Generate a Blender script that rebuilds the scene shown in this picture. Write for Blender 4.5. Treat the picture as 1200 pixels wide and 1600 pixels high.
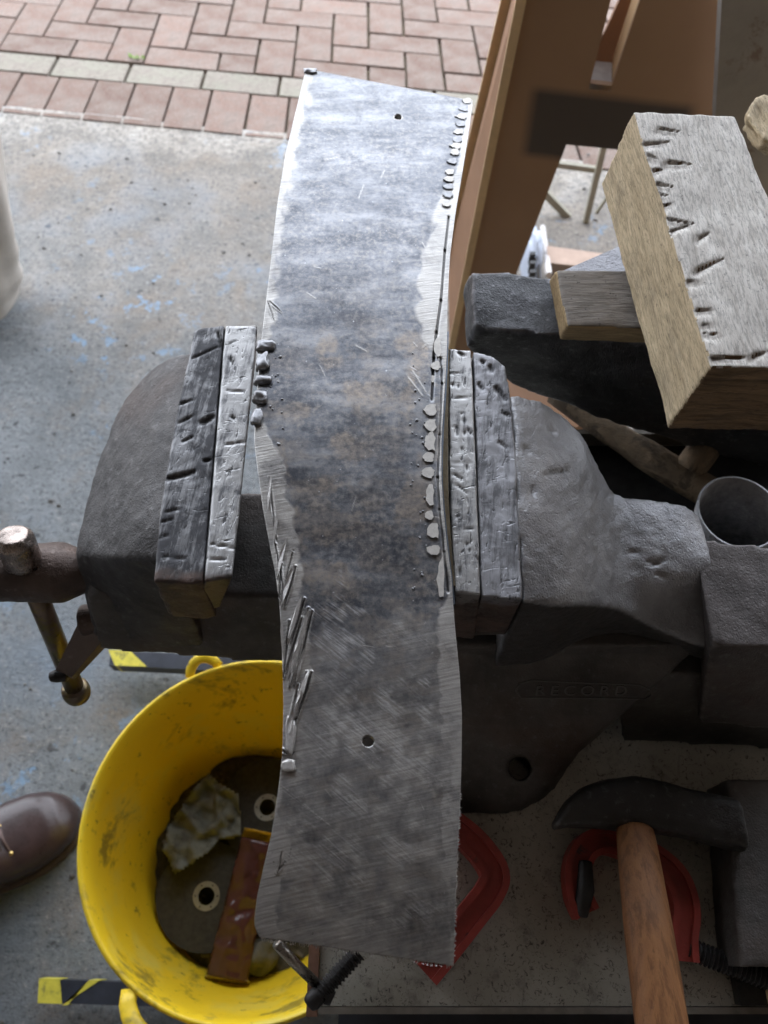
import bpy, bmesh, math, random
import numpy as np
from mathutils import Vector, Matrix, noise
random.seed(7); rng = np.random.default_rng(7)
for o in list(bpy.data.objects): bpy.data.objects.remove(o)
scene = bpy.context.scene
C = scene.collection
R = math.radians

# ------------------------------------------------------------------ camera, sky, sun, exposure
CH, PITCH, F = 1.25, R(62), 1230.0
cs, sn = math.cos(PITCH), math.sin(PITCH)
cam_d = bpy.data.cameras.new('camera'); cam = bpy.data.objects.new('camera', cam_d); C.objects.link(cam)
cam.location = (0, 0, CH); cam.rotation_euler = (math.pi/2 - PITCH, 0, 0)
cam_d.sensor_fit = 'VERTICAL'; cam_d.sensor_height = 36.0; cam_d.lens = F/1600*36
cam_d.clip_start = 0.02; cam_d.clip_end = 400
cam_d.dof.use_dof = True; cam_d.dof.focus_distance = 0.47; cam_d.dof.aperture_fstop = 11.0
scene.camera = cam
world = bpy.data.worlds.new('World'); scene.world = world; world.use_nodes = True
wn = world.node_tree
bg = wn.nodes['Background']
sky = wn.nodes.new('ShaderNodeTexSky'); sky.sky_type = 'NISHITA'; sky.sun_disc = False
SUN_EL, SUN_AZ = 52, 205        # behind the garage, so the doorway gets open sky only
sky.sun_elevation = R(SUN_EL); sky.sun_rotation = R(SUN_AZ)
sky.air_density = 1.0; sky.dust_density = 3.5; sky.ozone_density = 1.0
cloud = wn.nodes.new('ShaderNodeMix'); cloud.data_type = 'RGBA'       # thin overcast: an even white veil over the blue sky
cloud.inputs[0].default_value = .75; cloud.inputs[7].default_value = (7.6, 8.0, 8.7, 1)
wn.links.new(sky.outputs[0], cloud.inputs[6]); wn.links.new(cloud.outputs[2], bg.inputs[0]); bg.inputs[1].default_value = 0.15
sd = bpy.data.lights.new('sun', 'SUN'); sd.energy = 1.2; sd.angle = R(20); sd.color = (1, .96, .9)
sun = bpy.data.objects.new('sun', sd); C.objects.link(sun)
d = Vector((math.sin(R(SUN_AZ))*math.cos(R(SUN_EL)), math.cos(R(SUN_AZ))*math.cos(R(SUN_EL)), math.sin(R(SUN_EL))))
sun.rotation_euler = d.to_track_quat('Z', 'Y').to_euler()
scene.view_settings.view_transform = 'Standard'; scene.view_settings.look = 'None'
scene.view_settings.exposure = 2.22; scene.view_settings.gamma = 1
scene.render.engine = 'CYCLES'
scene.cycles.use_denoising = True
scene.cycles.max_bounces = 8; scene.cycles.diffuse_bounces = 5; scene.cycles.glossy_bounces = 4
scene.cycles.caustics_reflective = False; scene.cycles.sample_clamp_indirect = 6

# ------------------------------------------------------------------ where a sight line meets a level, an upright plane
def ray(px, py):
    u, v = (px-600)/F, (800-py)/F
    return Vector((u, cs+v*sn, -sn+v*cs))
def G(px, py, z):
    r = ray(px, py); t = (z-CH)/r.z
    return Vector((r.x*t, r.y*t, z))
def GP(px, py, p0, n):
    r = ray(px, py); o = Vector((0, 0, CH)); p0 = Vector(p0); n = Vector(n)
    t = (p0-o).dot(n)/r.dot(n)
    return o + r*t

# ------------------------------------------------------------------ material helper
class Mat:
    def __init__(s, name):
        s.m = bpy.data.materials.new(name); s.m.use_nodes = True
        s.t = s.m.node_tree; s.b = s.t.nodes['Principled BSDF']
    def node(s, ty, **kw):
        n = s.t.nodes.new(ty)
        for k, v in kw.items(): setattr(n, k, v)
        return n
    def put(s, sock, v):
        if isinstance(v, bpy.types.NodeSocket): s.t.links.new(v, sock)
        elif v is not None:
            if hasattr(sock.default_value, '__len__') and not hasattr(v, '__len__'): v = (v,)*len(sock.default_value)
            if hasattr(sock.default_value, '__len__') and len(sock.default_value) == 4 and len(v) == 3: v = (*v, 1)
            sock.default_value = v
    def co(s, kind='Object', scale=None, rot=None):
        o = s.node('ShaderNodeTexCoord').outputs[kind]
        for key, val in (('Rotation', rot), ('Scale', scale)):      # turn first, then stretch
            if val:
                mp = s.node('ShaderNodeMapping'); s.put(mp.inputs[0], o)
                mp.inputs[key].default_value = val; o = mp.outputs[0]
        return o
    def noise(s, co, scale, detail=4, rough=.55, dist=0):
        n = s.node('ShaderNodeTexNoise'); s.put(n.inputs['Vector'], co)
        n.inputs['Scale'].default_value = scale; n.inputs['Detail'].default_value = detail
        n.inputs['Roughness'].default_value = rough; n.inputs['Distortion'].default_value = dist
        return n.outputs['Fac']
    def vor(s, co, scale, feature='F1', rand=1):
        n = s.node('ShaderNodeTexVoronoi', feature=feature); s.put(n.inputs['Vector'], co)
        n.inputs['Scale'].default_value = scale; n.inputs['Randomness'].default_value = rand
        return n.outputs['Distance']
    def ramp(s, f, *st, interp='LINEAR'):
        n = s.node('ShaderNodeValToRGB'); s.put(n.inputs[0], f); cr = n.color_ramp; cr.interpolation = interp
        while len(cr.elements) < len(st): cr.elements.new(.5)
        for e, (p, c) in zip(cr.elements, st):
            e.position = p; e.color = (c, c, c, 1) if not hasattr(c, '__len__') else (*c, 1)
        return n.outputs[0]
    def mix(s, f, a, b, mode='MIX'):
        n = s.node('ShaderNodeMix', data_type='RGBA', blend_type=mode)
        s.put(n.inputs[0], f); s.put(n.inputs[6], a); s.put(n.inputs[7], b); return n.outputs[2]
    def math(s, op, a, b=None):
        n = s.node('ShaderNodeMath', operation=op); s.put(n.inputs[0], a)
        if b is not None: s.put(n.inputs[1], b)
        return n.outputs[0]
    def attr(s, name): return s.node('ShaderNodeAttribute', attribute_name=name).outputs['Fac']
    def point(s): return s.node('ShaderNodeNewGeometry').outputs['Pointiness']
    def rand(s): return s.node('ShaderNodeObjectInfo').outputs['Random']
    def bump(s, h, strength=.5, dist=.001, n=None):
        b = s.node('ShaderNodeBump'); s.put(b.inputs['Height'], h)
        b.inputs['Strength'].default_value = strength; b.inputs['Distance'].default_value = dist
        if n is not None: s.put(b.inputs['Normal'], n)
        return b.outputs[0]
    def out(s, base, rough=.6, metal=0, normal=None, spec=None):
        s.put(s.b.inputs['Base Color'], base); s.put(s.b.inputs['Roughness'], rough); s.put(s.b.inputs['Metallic'], metal)
        if normal is not None: s.put(s.b.inputs['Normal'], normal)
        if spec is not None: s.put(s.b.inputs['Specular IOR Level'], spec)
        return s.m

# ------------------------------------------------------------------ objects helper
def link(name, me, m=None, parent=None, smooth=False):
    o = bpy.data.objects.new(name, me); C.objects.link(o)
    if m is not None:
        me.materials.clear(); me.materials.append(m)
    if smooth: me.polygons.foreach_set('use_smooth', [True]*len(me.polygons))
    if parent is not None: o.parent = parent
    return o
def tag(o, label=None, cat=None, group=None, kind=None):
    if label: o['label'] = label
    if cat: o['category'] = cat
    if group: o['group'] = group
    if kind: o['kind'] = kind
    return o
def thing(name, label, cat, group=None):
    o = bpy.data.objects.new(name, None); C.objects.link(o); o.empty_display_size = .02
    return tag(o, label, cat, group)
def bm_mesh(bm, name='m'):
    bmesh.ops.recalc_face_normals(bm, faces=bm.faces)
    me = bpy.data.meshes.new(name); bm.to_mesh(me); bm.free(); return me
def loft(loops, cap=True, closed=True):
    bm = bmesh.new(); vs = [[bm.verts.new(p) for p in l] for l in loops]
    n = len(loops[0])
    for a, b in zip(vs, vs[1:]):
        for i in range(n if closed else n-1):
            bm.faces.new((a[i], a[(i+1) % n], b[(i+1) % n], b[i]))
    if cap and closed:
        bm.faces.new(vs[0]); bm.faces.new(vs[-1])
    return bm
def box8(top, bot): return loft([top, bot])
def bevel(bm, w, seg=2, angle=30):
    es = [e for e in bm.edges if len(e.link_faces) == 2 and e.calc_face_angle(0) > R(angle)]
    bmesh.ops.bevel(bm, geom=es, offset=w, segments=seg, affect='EDGES', profile=.5, clamp_overlap=True)
    return bm
def box(x0, x1, y0, y1, z0, z1, bev=0):
    bm = box8([Vector((x0,y0,z1)),Vector((x1,y0,z1)),Vector((x1,y1,z1)),Vector((x0,y1,z1))],
              [Vector((x0,y0,z0)),Vector((x1,y0,z0)),Vector((x1,y1,z0)),Vector((x0,y1,z0))])
    if bev: bevel(bm, bev)
    return bm
def tube(path, rad, seg=16, flat=None, cap=True):
    """path of points, radius (or one per point); flat = (a, b) squashes the section"""
    P = [Vector(p) for p in path]; n = len(P)
    rs = [float(q) for q in rad] if hasattr(rad, '__len__') else [float(rad)]*n
    T0 = (P[1]-P[0]).normalized(); up = Vector((0,0,1)) if abs(T0.z) < .9 else Vector((0,1,0))
    nrm = T0.cross(up).normalized(); loops = []
    for i in range(n):
        T = (P[min(i+1,n-1)]-P[max(i-1,0)]).normalized()
        nrm = (nrm - T*nrm.dot(T)).normalized(); bi = T.cross(nrm)
        a, b = flat or (1, 1)
        loops.append([P[i] + rs[i]*(a*math.cos(2*math.pi*k/seg)*nrm + b*math.sin(2*math.pi*k/seg)*bi) for k in range(seg)])
    return loft(loops, cap)
def curve(pts, n):
    """Catmull-Rom through pts"""
    P = [Vector(p) for p in pts]; out = []; m = len(P)-1
    for k in range(n):
        t = k/(n-1)*m; i = min(int(t), m-1); f = t-i
        a, b, c, d_ = P[max(i-1,0)], P[i], P[i+1], P[min(i+2,m)]
        out.append(.5*((2*b)+(c-a)*f+(2*a-5*b+4*c-d_)*f*f+(3*b-a-3*c+d_)*f**3))
    return out
def lathe(profile, origin, axis, seg=24):
    ax = Vector(axis).normalized(); up = Vector((0,0,1)) if abs(ax.z) < .9 else Vector((0,1,0))
    a = ax.cross(up).normalized(); b = ax.cross(a); o = Vector(origin)
    return loft([[o+ax*h+r*(math.cos(2*math.pi*k/seg)*a+math.sin(2*math.pi*k/seg)*b) for k in range(seg)] for h, r in profile])
def worn(bm, voxel, smooth=3, disp=None, cut=None):
    """solid -> dense even mesh with softened edges, then a per-point displacement along the normal"""
    me = bm_mesh(bm); o = bpy.data.objects.new('tmp', me); C.objects.link(o)
    tmp = []
    for c in (cut or []):
        co = bpy.data.objects.new('cut', bm_mesh(c)); C.objects.link(co); tmp.append(co)
        b = o.modifiers.new('b', 'BOOLEAN'); b.operation = 'DIFFERENCE'; b.object = co; b.solver = 'EXACT'
    r = o.modifiers.new('r', 'REMESH'); r.mode = 'VOXEL'; r.voxel_size = voxel
    if smooth:
        s = o.modifiers.new('s', 'SMOOTH'); s.iterations = smooth; s.factor = .5
    dg = bpy.context.evaluated_depsgraph_get(); dg.update()
    out = bpy.data.meshes.new_from_object(o.evaluated_get(dg))
    bpy.data.objects.remove(o)
    for t in tmp: bpy.data.objects.remove(t)
    if disp:
        n = len(out.vertices); co = np.empty(n*3); out.vertices.foreach_get('co', co)
        no = np.empty(n*3); out.vertex_normals.foreach_get('vector', no)
        co = co.reshape(-1,3); no = no.reshape(-1,3)
        dd = disp(co, no); co += no*dd[:, None]
        out.vertices.foreach_set('co', co.ravel()); out.update()
    return out
# vectorised value noise
_perm = rng.random((64,64,64))
def vnoise(p, scale):
    q = p*scale; i = np.floor(q).astype(int); f = q-i; f = f*f*(3-2*f)
    def g(dx,dy,dz): return _perm[(i[:,0]+dx)%64,(i[:,1]+dy)%64,(i[:,2]+dz)%64]
    r = 0
    for dx in (0,1):
        for dy in (0,1):
            for dz in (0,1):
                w = (f[:,0] if dx else 1-f[:,0])*(f[:,1] if dy else 1-f[:,1])*(f[:,2] if dz else 1-f[:,2])
                r = r + w*g(dx,dy,dz)
    return r-.5
def fbm(p, scale, octs=3):
    r = 0; a = 1
    for k in range(octs): r = r + a*vnoise(p+k*7.3, scale*2**k); a *= .5
    return r
def project(co):
    rel = co - np.array([0,0,CH]); dep = rel[:,1]*cs - rel[:,2]*sn
    up = rel[:,1]*sn + rel[:,2]*cs
    return 600+F*rel[:,0]/dep, 800-F*up/dep
def seg_dist(X, Y, a, b):
    ax, ay = a; bx, by = b; L = (bx-ax)**2+(by-ay)**2
    t = np.clip(((X-ax)*(bx-ax)+(Y-ay)*(by-ay))/L, 0, 1)
    return np.hypot(X-ax-t*(bx-ax), Y-ay-t*(by-ay)), t

# ------------------------------------------------------------------ materials
def make_concrete():
    m = Mat('concrete'); c = m.co()
    big = m.noise(c, 2.2, 5, .6); mid = m.noise(c, 9, 6, .65); fine = m.noise(c, 70, 6, .75); gr = m.noise(c, 260, 3, .7)
    warm = m.mix(m.ramp(mid, (.38,0),(.62,1)), (.18,.16,.135), (.275,.245,.21))
    cool = m.mix(m.ramp(mid, (.35,0),(.65,1)), (.155,.167,.172), (.24,.255,.262))
    sep = m.node('ShaderNodeSeparateXYZ'); m.put(sep.inputs[0], c)
    # warmer, worn concrete towards the doorway and the middle; bluer, dirtier further in
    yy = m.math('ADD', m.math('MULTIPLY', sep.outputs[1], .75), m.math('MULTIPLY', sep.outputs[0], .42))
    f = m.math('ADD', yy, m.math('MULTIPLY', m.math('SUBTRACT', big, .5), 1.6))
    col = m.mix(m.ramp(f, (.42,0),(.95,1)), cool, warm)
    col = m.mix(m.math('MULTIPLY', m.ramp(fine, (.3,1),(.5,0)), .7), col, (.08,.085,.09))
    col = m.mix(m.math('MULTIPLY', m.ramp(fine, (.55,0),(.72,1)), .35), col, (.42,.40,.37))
    dots = m.ramp(m.noise(c, 38, 2, .5), (.68,0),(.73,1))
    col = m.mix(m.math('MULTIPLY', dots, .85), col, (.05,.05,.052))
    brn = m.math('MULTIPLY', m.ramp(m.noise(c, 5.5, 6, .7, .4), (.50,0),(.66,1)), m.ramp(gr, (.35,.3),(.6,1)))
    col = m.mix(m.math('MULTIPLY', brn, .6), col, (.25,.19,.135))
    grit = m.noise(c, 140, 3, .6)
    col = m.mix(m.math('MULTIPLY', m.ramp(grit, (.61,0),(.67,1)), .35), col, (.46,.43,.39))
    col = m.mix(m.math('MULTIPLY', m.ramp(grit, (.36,1),(.41,0)), .6), col, (.07,.07,.07))
    # splashes of pale blue paint
    reg = m.ramp(m.noise(c, 3.1, 2, .5), (.50,0),(.62,1)); sp = m.ramp(m.noise(c, 22, 5, .7), (.56,0),(.62,1))
    col = m.mix(m.math('MULTIPLY', m.math('MULTIPLY', reg, sp), .7), col, (.20,.34,.50))
    haze = m.ramp(m.noise(c, 4.5, 3, .5), (.52,0),(.7,1))
    col = m.mix(m.math('MULTIPLY', haze, .45), col, (.17,.225,.29))
    # pale cement feather at the doorway edge
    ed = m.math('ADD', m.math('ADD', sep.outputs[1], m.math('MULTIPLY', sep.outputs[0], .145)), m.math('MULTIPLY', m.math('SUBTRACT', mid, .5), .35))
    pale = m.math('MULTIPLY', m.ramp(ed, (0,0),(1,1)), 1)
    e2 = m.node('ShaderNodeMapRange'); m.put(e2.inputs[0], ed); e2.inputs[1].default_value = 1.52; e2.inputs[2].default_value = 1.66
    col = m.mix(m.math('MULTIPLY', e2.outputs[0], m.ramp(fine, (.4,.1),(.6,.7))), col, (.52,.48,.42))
    h = m.math('ADD', m.math('MULTIPLY', fine, .6), m.math('MULTIPLY', gr, .4))
    nb = m.bump(h, .9, .004, m.bump(mid, .5, .01))
    return m.out(col, m.ramp(mid, (.3,.62),(.7,.85)), 0, nb, .4)
def make_iron(name, base, dark, rust=.25, rough=.5, pit=1., metal=.55, bright=(.42,.43,.45), edge=.8):
    m = Mat(name); c = m.co()
    n1 = m.noise(c, 28, 5, .6); n2 = m.noise(c, 160, 5, .7); n3 = m.noise(c, 700, 3, .7); n4 = m.noise(c, 11, 3, .5)
    col = m.mix(m.ramp(n1, (.35,0),(.65,1)), dark, base)
    col = m.mix(m.math('MULTIPLY', m.ramp(n4, (.55,0),(.75,1)), rust), col, (.16,.075,.04))
    col = m.mix(m.math('MULTIPLY', m.ramp(n2, (.58,0),(.70,1)), .35), col, bright)
    e = m.ramp(m.math('ADD', m.point(), m.math('MULTIPLY', m.math('SUBTRACT', n2, .5), .08)), (.525,0),(.58,1))
    e = m.math('MULTIPLY', e, edge)
    col = m.mix(e, col, bright)
    col = m.mix(m.math('MULTIPLY', m.attr('flank_shade'), .85), col, (.06,.055,.052))  # shade of the near flank, mixed into the colour where masked
    vo = m.ramp(m.vor(c, 420), (.0,0),(.35,1))
    h = m.math('ADD', m.math('MULTIPLY', n3, .5), m.math('ADD', m.math('MULTIPLY', n2, .7), m.math('MULTIPLY', vo, .25)))
    nb = m.bump(h, .8*pit, .0012, m.bump(n1, .35*pit, .003))
    r = m.math('SUBTRACT', m.ramp(n2, (.3,rough+.12),(.7,rough-.08)), m.math('MULTIPLY', e, .12))
    return m.out(col, r, metal, nb)
def make_jaw(name, base, dark, cover, rough=.33):
    """battered bright steel with dark chisel nicks"""
    m = Mat(name); c = m.co()
    n1 = m.noise(c, 45, 5, .65, .6); n2 = m.noise(c, 300, 4, .7)
    nick = m.noise(m.co('Object', (1, .28, 1), (0, 0, .25)), 380, 3, .6, .4)
    nick2 = m.noise(m.co('Object', (.3, 1, 1), (0, 0, -.2)), 260, 3, .6, .6)
    brush = m.noise(m.co('Object', (1.0, .06, 1)), 900, 2, .6)
    streak = m.noise(m.co('Object', (1, .10, 1), (0, 0, .12)), 240, 5, .75, .3)
    k = m.ramp(m.math('ADD', m.math('MULTIPLY', n1, .5), m.math('MULTIPLY', streak, .5)), (cover-.07, 0), (cover+.03, 1))
    col = m.mix(k, dark, base)
    col = m.mix(m.math('MULTIPLY', m.ramp(nick, (.625,0),(.67,1)), .8), col, (.035,.035,.037))
    col = m.mix(m.math('MULTIPLY', m.ramp(nick2, (.66,0),(.70,1)), .8), col, (.03,.03,.03))
    g = m.attr('nick'); col = m.mix(g, col, (.02,.02,.021))
    ru = m.attr('rust'); col = m.mix(ru, col, m.mix(m.ramp(n1, (.35,0),(.6,1)), (.035,.028,.025), (.10,.055,.038)))
    h = m.math('SUBTRACT', m.math('MULTIPLY', n2, .3), m.math('ADD', m.math('MULTIPLY', m.ramp(nick, (.56,0),(.68,1)), .8), m.ramp(nick2, (.62,0),(.7,1))))
    nb = m.bump(h, .4, .0006, m.bump(n1, .15, .002))
    r = m.math('ADD', m.math('MULTIPLY', brush, .18), m.math('SUBTRACT', rough+.08, m.math('MULTIPLY', k, .10)))
    mt = m.math('MULTIPLY', m.math('SUBTRACT', 1, ru), .6)
    return m.out(col, r, mt, nb)
def make_plate():
    m = Mat('mill_scale_steel'); c = m.co(); uv = m.co('UV')
    bare_sheen, hatch, dark, brown = m.attr('bare_sheen'), m.attr('hatch'), m.attr('dark'), m.attr('brown')
    n0 = m.noise(uv, 9, 4, .6); n1 = m.noise(uv, 30, 7, .78, .6); n2 = m.noise(uv, 240, 5, .75); n3 = m.noise(uv, 900, 3, .7)
    cross = m.noise(m.co('UV', (.35, 1, 1)), 55, 4, .65)
    scale = m.mix(m.ramp(m.math('ADD', m.math('MULTIPLY', n1, .55), m.math('MULTIPLY', cross, .45)), (.40,0),(.64,1)), (.085,.091,.106), (.25,.255,.27))
    scale = m.mix(m.math('MULTIPLY', m.ramp(cross, (.52,0),(.68,1)), .35), scale, (.32,.325,.335))
    scale = m.mix(m.math('MULTIPLY', m.math('MULTIPLY', m.ramp(n2, (.48,0),(.64,1)), .55), m.ramp(n0, (.35,.3),(.6,1))), scale, (.40,.37,.33))
    scale = m.mix(m.math('MULTIPLY', m.ramp(n2, (.34,1),(.45,0)), .45), scale, (.05,.052,.06))
    col = m.mix(m.math('MULTIPLY', m.math('MULTIPLY', brown, .75), m.ramp(n2, (.35,.35),(.6,.95))), scale, (.33,.265,.20))
    stroke = m.noise(m.co('UV', (1, 14, 1), (0, 0, R(38))), 60, 3, .6)
    stroke2 = m.noise(m.co('UV', (1, 16, 1), (0, 0, R(-12))), 55, 3, .6)
    hs = m.math('MULTIPLY', hatch, m.ramp(stroke, (.47,0),(.60,1)))
    col = m.mix(m.math('MULTIPLY', hs, .95), col, (.62,.63,.66))
    bb = m.math('MULTIPLY', bare_sheen, m.ramp(n1, (.30,.45),(.5,1)))
    bcol = m.mix(m.ramp(stroke2, (.35,0),(.65,1)), (.36,.34,.315), (.56,.54,.51))
    col = m.mix(bb, col, bcol)
    col = m.mix(m.math('MULTIPLY', dark, m.ramp(n2, (.35,1),(.62,.45))), col, (.05,.052,.062))
    gr = m.attr('groove'); col = m.mix(gr, col, (.03,.028,.027))
    spk = m.ramp(m.noise(uv, 420, 2, .5), (.73,0),(.76,1))
    col = m.mix(m.math('MULTIPLY', spk, .6), col, (.6,.6,.62))
    fs = m.noise(m.co('UV', (1, 22, 1), (0, 0, R(8))), 40, 3, .6)
    h = m.math('ADD', m.math('MULTIPLY', n2, .35), m.math('ADD', m.math('MULTIPLY', m.math('MULTIPLY', hatch, stroke), .8), m.math('MULTIPLY', m.math('MULTIPLY', bare_sheen, stroke2), .9)))
    h = m.math('ADD', h, m.math('MULTIPLY', n3, .15))
    nb = m.bump(h, .42, .0005, m.bump(n1, .10, .0015))
    r = m.math('SUBTRACT', m.math('ADD', m.math('MULTIPLY', n2, .22), .27), m.math('MULTIPLY', bb, .04))
    r = m.math('ADD', r, m.math('MULTIPLY', m.ramp(n1, (.35,0),(.65,1)), -.05))
    return m.out(col, r, m.math('SUBTRACT', .75, m.math('MULTIPLY', bb, .33)), nb)
def make_wood(name, a, b, grain_axis='Y', scale=1., dirt=.3, rough=.75, speck=.5):
    m = Mat(name)
    sc = {'Y': (1,.16,1), 'X': (.14,1,1), 'Z': (1,1,.16)}[grain_axis]
    c = m.co(); g = m.noise(m.co('Object', sc), 90*scale, 7, .8, .8); g2 = m.noise(m.co('Object', sc), 380*scale, 4, .7)
    n = m.noise(c, 18, 5, .6); sp = m.noise(c, 330, 3, .7)
    col = m.mix(m.ramp(g, (.35,0),(.62,1)), b, a)
    col = m.mix(m.math('MULTIPLY', m.ramp(g2, (.42,1),(.52,0)), .5), col, tuple(x*.45 for x in b))
    col = m.mix(m.math('MULTIPLY', m.ramp(n, (.52,0),(.7,1)), dirt), col, (.07,.06,.055))
    col = m.mix(m.math('MULTIPLY', m.ramp(sp, (.62,0),(.68,1)), speck), col, (.04,.035,.03))
    col = m.mix(m.attr('cut'), col, (.055,.035,.022))
    return m.out(col, rough, 0, m.bump(m.math('ADD', g, m.math('MULTIPLY', g2, .7)), .7, .0015), .3)
def make_brick(name, a, b):
    m = Mat(name); c = m.co(); n = m.noise(c, 14, 4, .6); s_ = m.noise(c, 330, 4, .75); g = m.noise(c, 60, 5, .7)
    col = m.mix(m.rand(), a, b)
    col = m.mix(m.math('MULTIPLY', m.ramp(n, (.4,0),(.62,1)), .6), col, (.24,.20,.17))
    col = m.mix(m.math('MULTIPLY', m.ramp(s_, (.56,0),(.68,1)), .6), col, (.55,.50,.46))
    col = m.mix(m.math('MULTIPLY', m.ramp(s_, (.36,1),(.44,0)), .5), col, (.10,.07,.06))
    col = m.mix(m.math('MULTIPLY', m.ramp(g, (.5,0),(.62,1)), .45), col, (.15,.12,.10))
    return m.out(col, .88, 0, m.bump(m.math('ADD', s_, g), .6, .002), .3)
def simple(name, col, rough=.6, metal=0, var=.25, scale=40, bump=.3, dist=.001, spec=None, dirt=None):
    m = Mat(name); c = m.co(); n = m.noise(c, scale, 5, .65); f = m.noise(c, scale*8, 4, .7)
    k = m.mix(m.ramp(n, (.3,0),(.7,1)), tuple(x*(1-var) for x in col), tuple(min(1, x*(1+var)) for x in col))
    if dirt:
        d_ = m.ramp(m.noise(c, scale*.8, 5, .75, .4), (dirt[1],0),(dirt[1]+.07,1))
        k = m.mix(m.math('MULTIPLY', d_, dirt[2]), k, dirt[0])
    return m.out(k, m.ramp(f, (.3,max(0,rough-.06)),(.7,min(1,rough+.06))), metal, m.bump(m.math('ADD', n, m.math('MULTIPLY', f, .5)), bump, dist), spec)

M_conc = make_concrete()
M_body = make_iron('cast_iron_grey', (.095,.092,.092), (.05,.048,.048), .22, .50, 1., .45, (.27,.27,.28), .45)
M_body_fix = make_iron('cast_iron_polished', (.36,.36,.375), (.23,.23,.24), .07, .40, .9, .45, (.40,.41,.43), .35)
M_base = make_iron('cast_iron_base', (.115,.105,.098), (.065,.06,.056), .25, .55, .7, .35, (.2,.2,.2), .3)
M_block = make_jaw('worn_jaw_steel_dark', (.25,.25,.255), (.065,.065,.07), .55, .40)
M_block2 = make_jaw('worn_jaw_steel_grey', (.30,.30,.315), (.13,.13,.137), .50, .42)
M_jaw = make_jaw('battered_bright_steel', (.44,.435,.43), (.12,.12,.125), .475, .34)
M_plate = make_plate()
M_boss = make_iron('rusty_boss_iron', (.12,.085,.07), (.06,.045,.04), .8, .45, .9, .5, (.3,.25,.22), .3)
M_ballm = simple('polished_knob_steel', (.30,.25,.22), .28, .9, .5, 90, .5)
M_bar = simple('oily_bar_steel', (.17,.13,.10), .32, .8, .35, 30, .2, .001, None, ((.20,.17,.03), .5, .6))
M_bead = simple('weld_metal', (.46,.44,.42), .38, .6, .25, 300, .3, .0005)
M_beadf = simple('ground_weld_metal', (.50,.475,.44), .42, .45, .15, 300, .2, .0004)
M_beadd = simple('weld_metal_dark', (.27,.27,.28), .36, .7, .3, 300, .3, .0005)
M_strip = simple('blued_strip_steel', (.13,.15,.18), .35, .85, .3, 60, .2)
M_yellow = simple('yellow_plastic', (.82,.57,.022), .42, 0, .05, 9, .12, .002, .45, ((.12,.10,.03), .55, .7))
_t = M_yellow.node_tree; _b = _t.nodes['Principled BSDF']; _src = _b.inputs['Base Color'].links[0].from_socket
def _speck(scale, lo, hi, colr, amt):
    global _src
    tcn = _t.nodes.new('ShaderNodeTexCoord'); nn2 = _t.nodes.new('ShaderNodeTexNoise'); nn2.inputs['Scale'].default_value = scale; nn2.inputs['Detail'].default_value = 5; nn2.inputs['Roughness'].default_value = .7
    rr = _t.nodes.new('ShaderNodeMapRange'); rr.inputs[1].default_value = lo; rr.inputs[2].default_value = hi; rr.inputs[4].default_value = amt
    mx = _t.nodes.new('ShaderNodeMix'); mx.data_type = 'RGBA'; mx.inputs[7].default_value = (*colr, 1)
    _t.links.new(tcn.outputs['Object'], nn2.inputs['Vector']); _t.links.new(nn2.outputs['Fac'], rr.inputs[0]); _t.links.new(rr.outputs[0], mx.inputs[0]); _t.links.new(_src, mx.inputs[6]); _t.links.new(mx.outputs[2], _b.inputs['Base Color']); _src = mx.outputs[2]
_speck(6, .52, .68, (.62,.58,.16), .6)
_speck(75, .63, .67, (.14,.11,.03), .75)
_speck(16, .60, .70, (.30,.24,.08), .6)
M_brick = make_brick('red_block_paving', (.145,.092,.07), (.225,.15,.118))
M_brickg = make_brick('grey_block_paving', (.20,.185,.145), (.25,.235,.185))
M_sand = simple('joint_sand', (.16,.13,.085), .95, 0, .4, 60, .6, .003)
M_ground = simple('driveway_ground', (.28,.22,.19), .9, 0, .2, 6, .3)
M_timber = make_wood('weathered_timber', (.68,.55,.36), (.46,.36,.22), 'Y', 1.8, .45)
M_timber_top = make_wood('bleached_timber', (.86,.82,.76), (.60,.55,.49), 'Y', 2.2, .15)
M_timber_end = make_wood('charred_end_grain', (.34,.22,.12), (.14,.09,.05), 'X', .8, .3)
M_smallw = make_wood('grey_softwood', (.27,.24,.21), (.19,.165,.14), 'X', .8, .25, .7, .7)
M_smallw_side = make_wood('sawn_softwood', (.50,.37,.20), (.36,.25,.13), 'X', .8, .1)
M_mdf = simple('brown_hardboard', (.30,.16,.085), .6, 0, .12, 12, .1)
M_mdfedge = simple('raw_board_edge', (.68,.48,.27), .7, 0, .1, 50, .2)
M_anvil = make_iron('anvil_iron', (.07,.07,.075), (.035,.035,.037), .1, .45, 1.3, .6, (.3,.3,.32), .7)
M_bench = None
M_red = simple('red_clamp_paint', (.30,.042,.03), .5, 0, .25, 60, .3, .001, None, ((.05,.03,.03), .60, .8))
M_black = simple('black_iron', (.035,.033,.032), .5, .5, .4, 80, .4)
M_handlew = make_wood('ash_handle', (.36,.165,.065), (.24,.105,.045), 'Y', .5, .3, .5, .2)
M_copper = simple('coppery_edge', (.30,.17,.12), .45, .6, .35, 60, .3)
M_wall = simple('garage_wall', (.36,.33,.29), .9, 0, .08, 5, .2)
M_roof = simple('garage_ceiling', (.22,.20,.18), .9, 0, .1, 5, .2)

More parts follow.
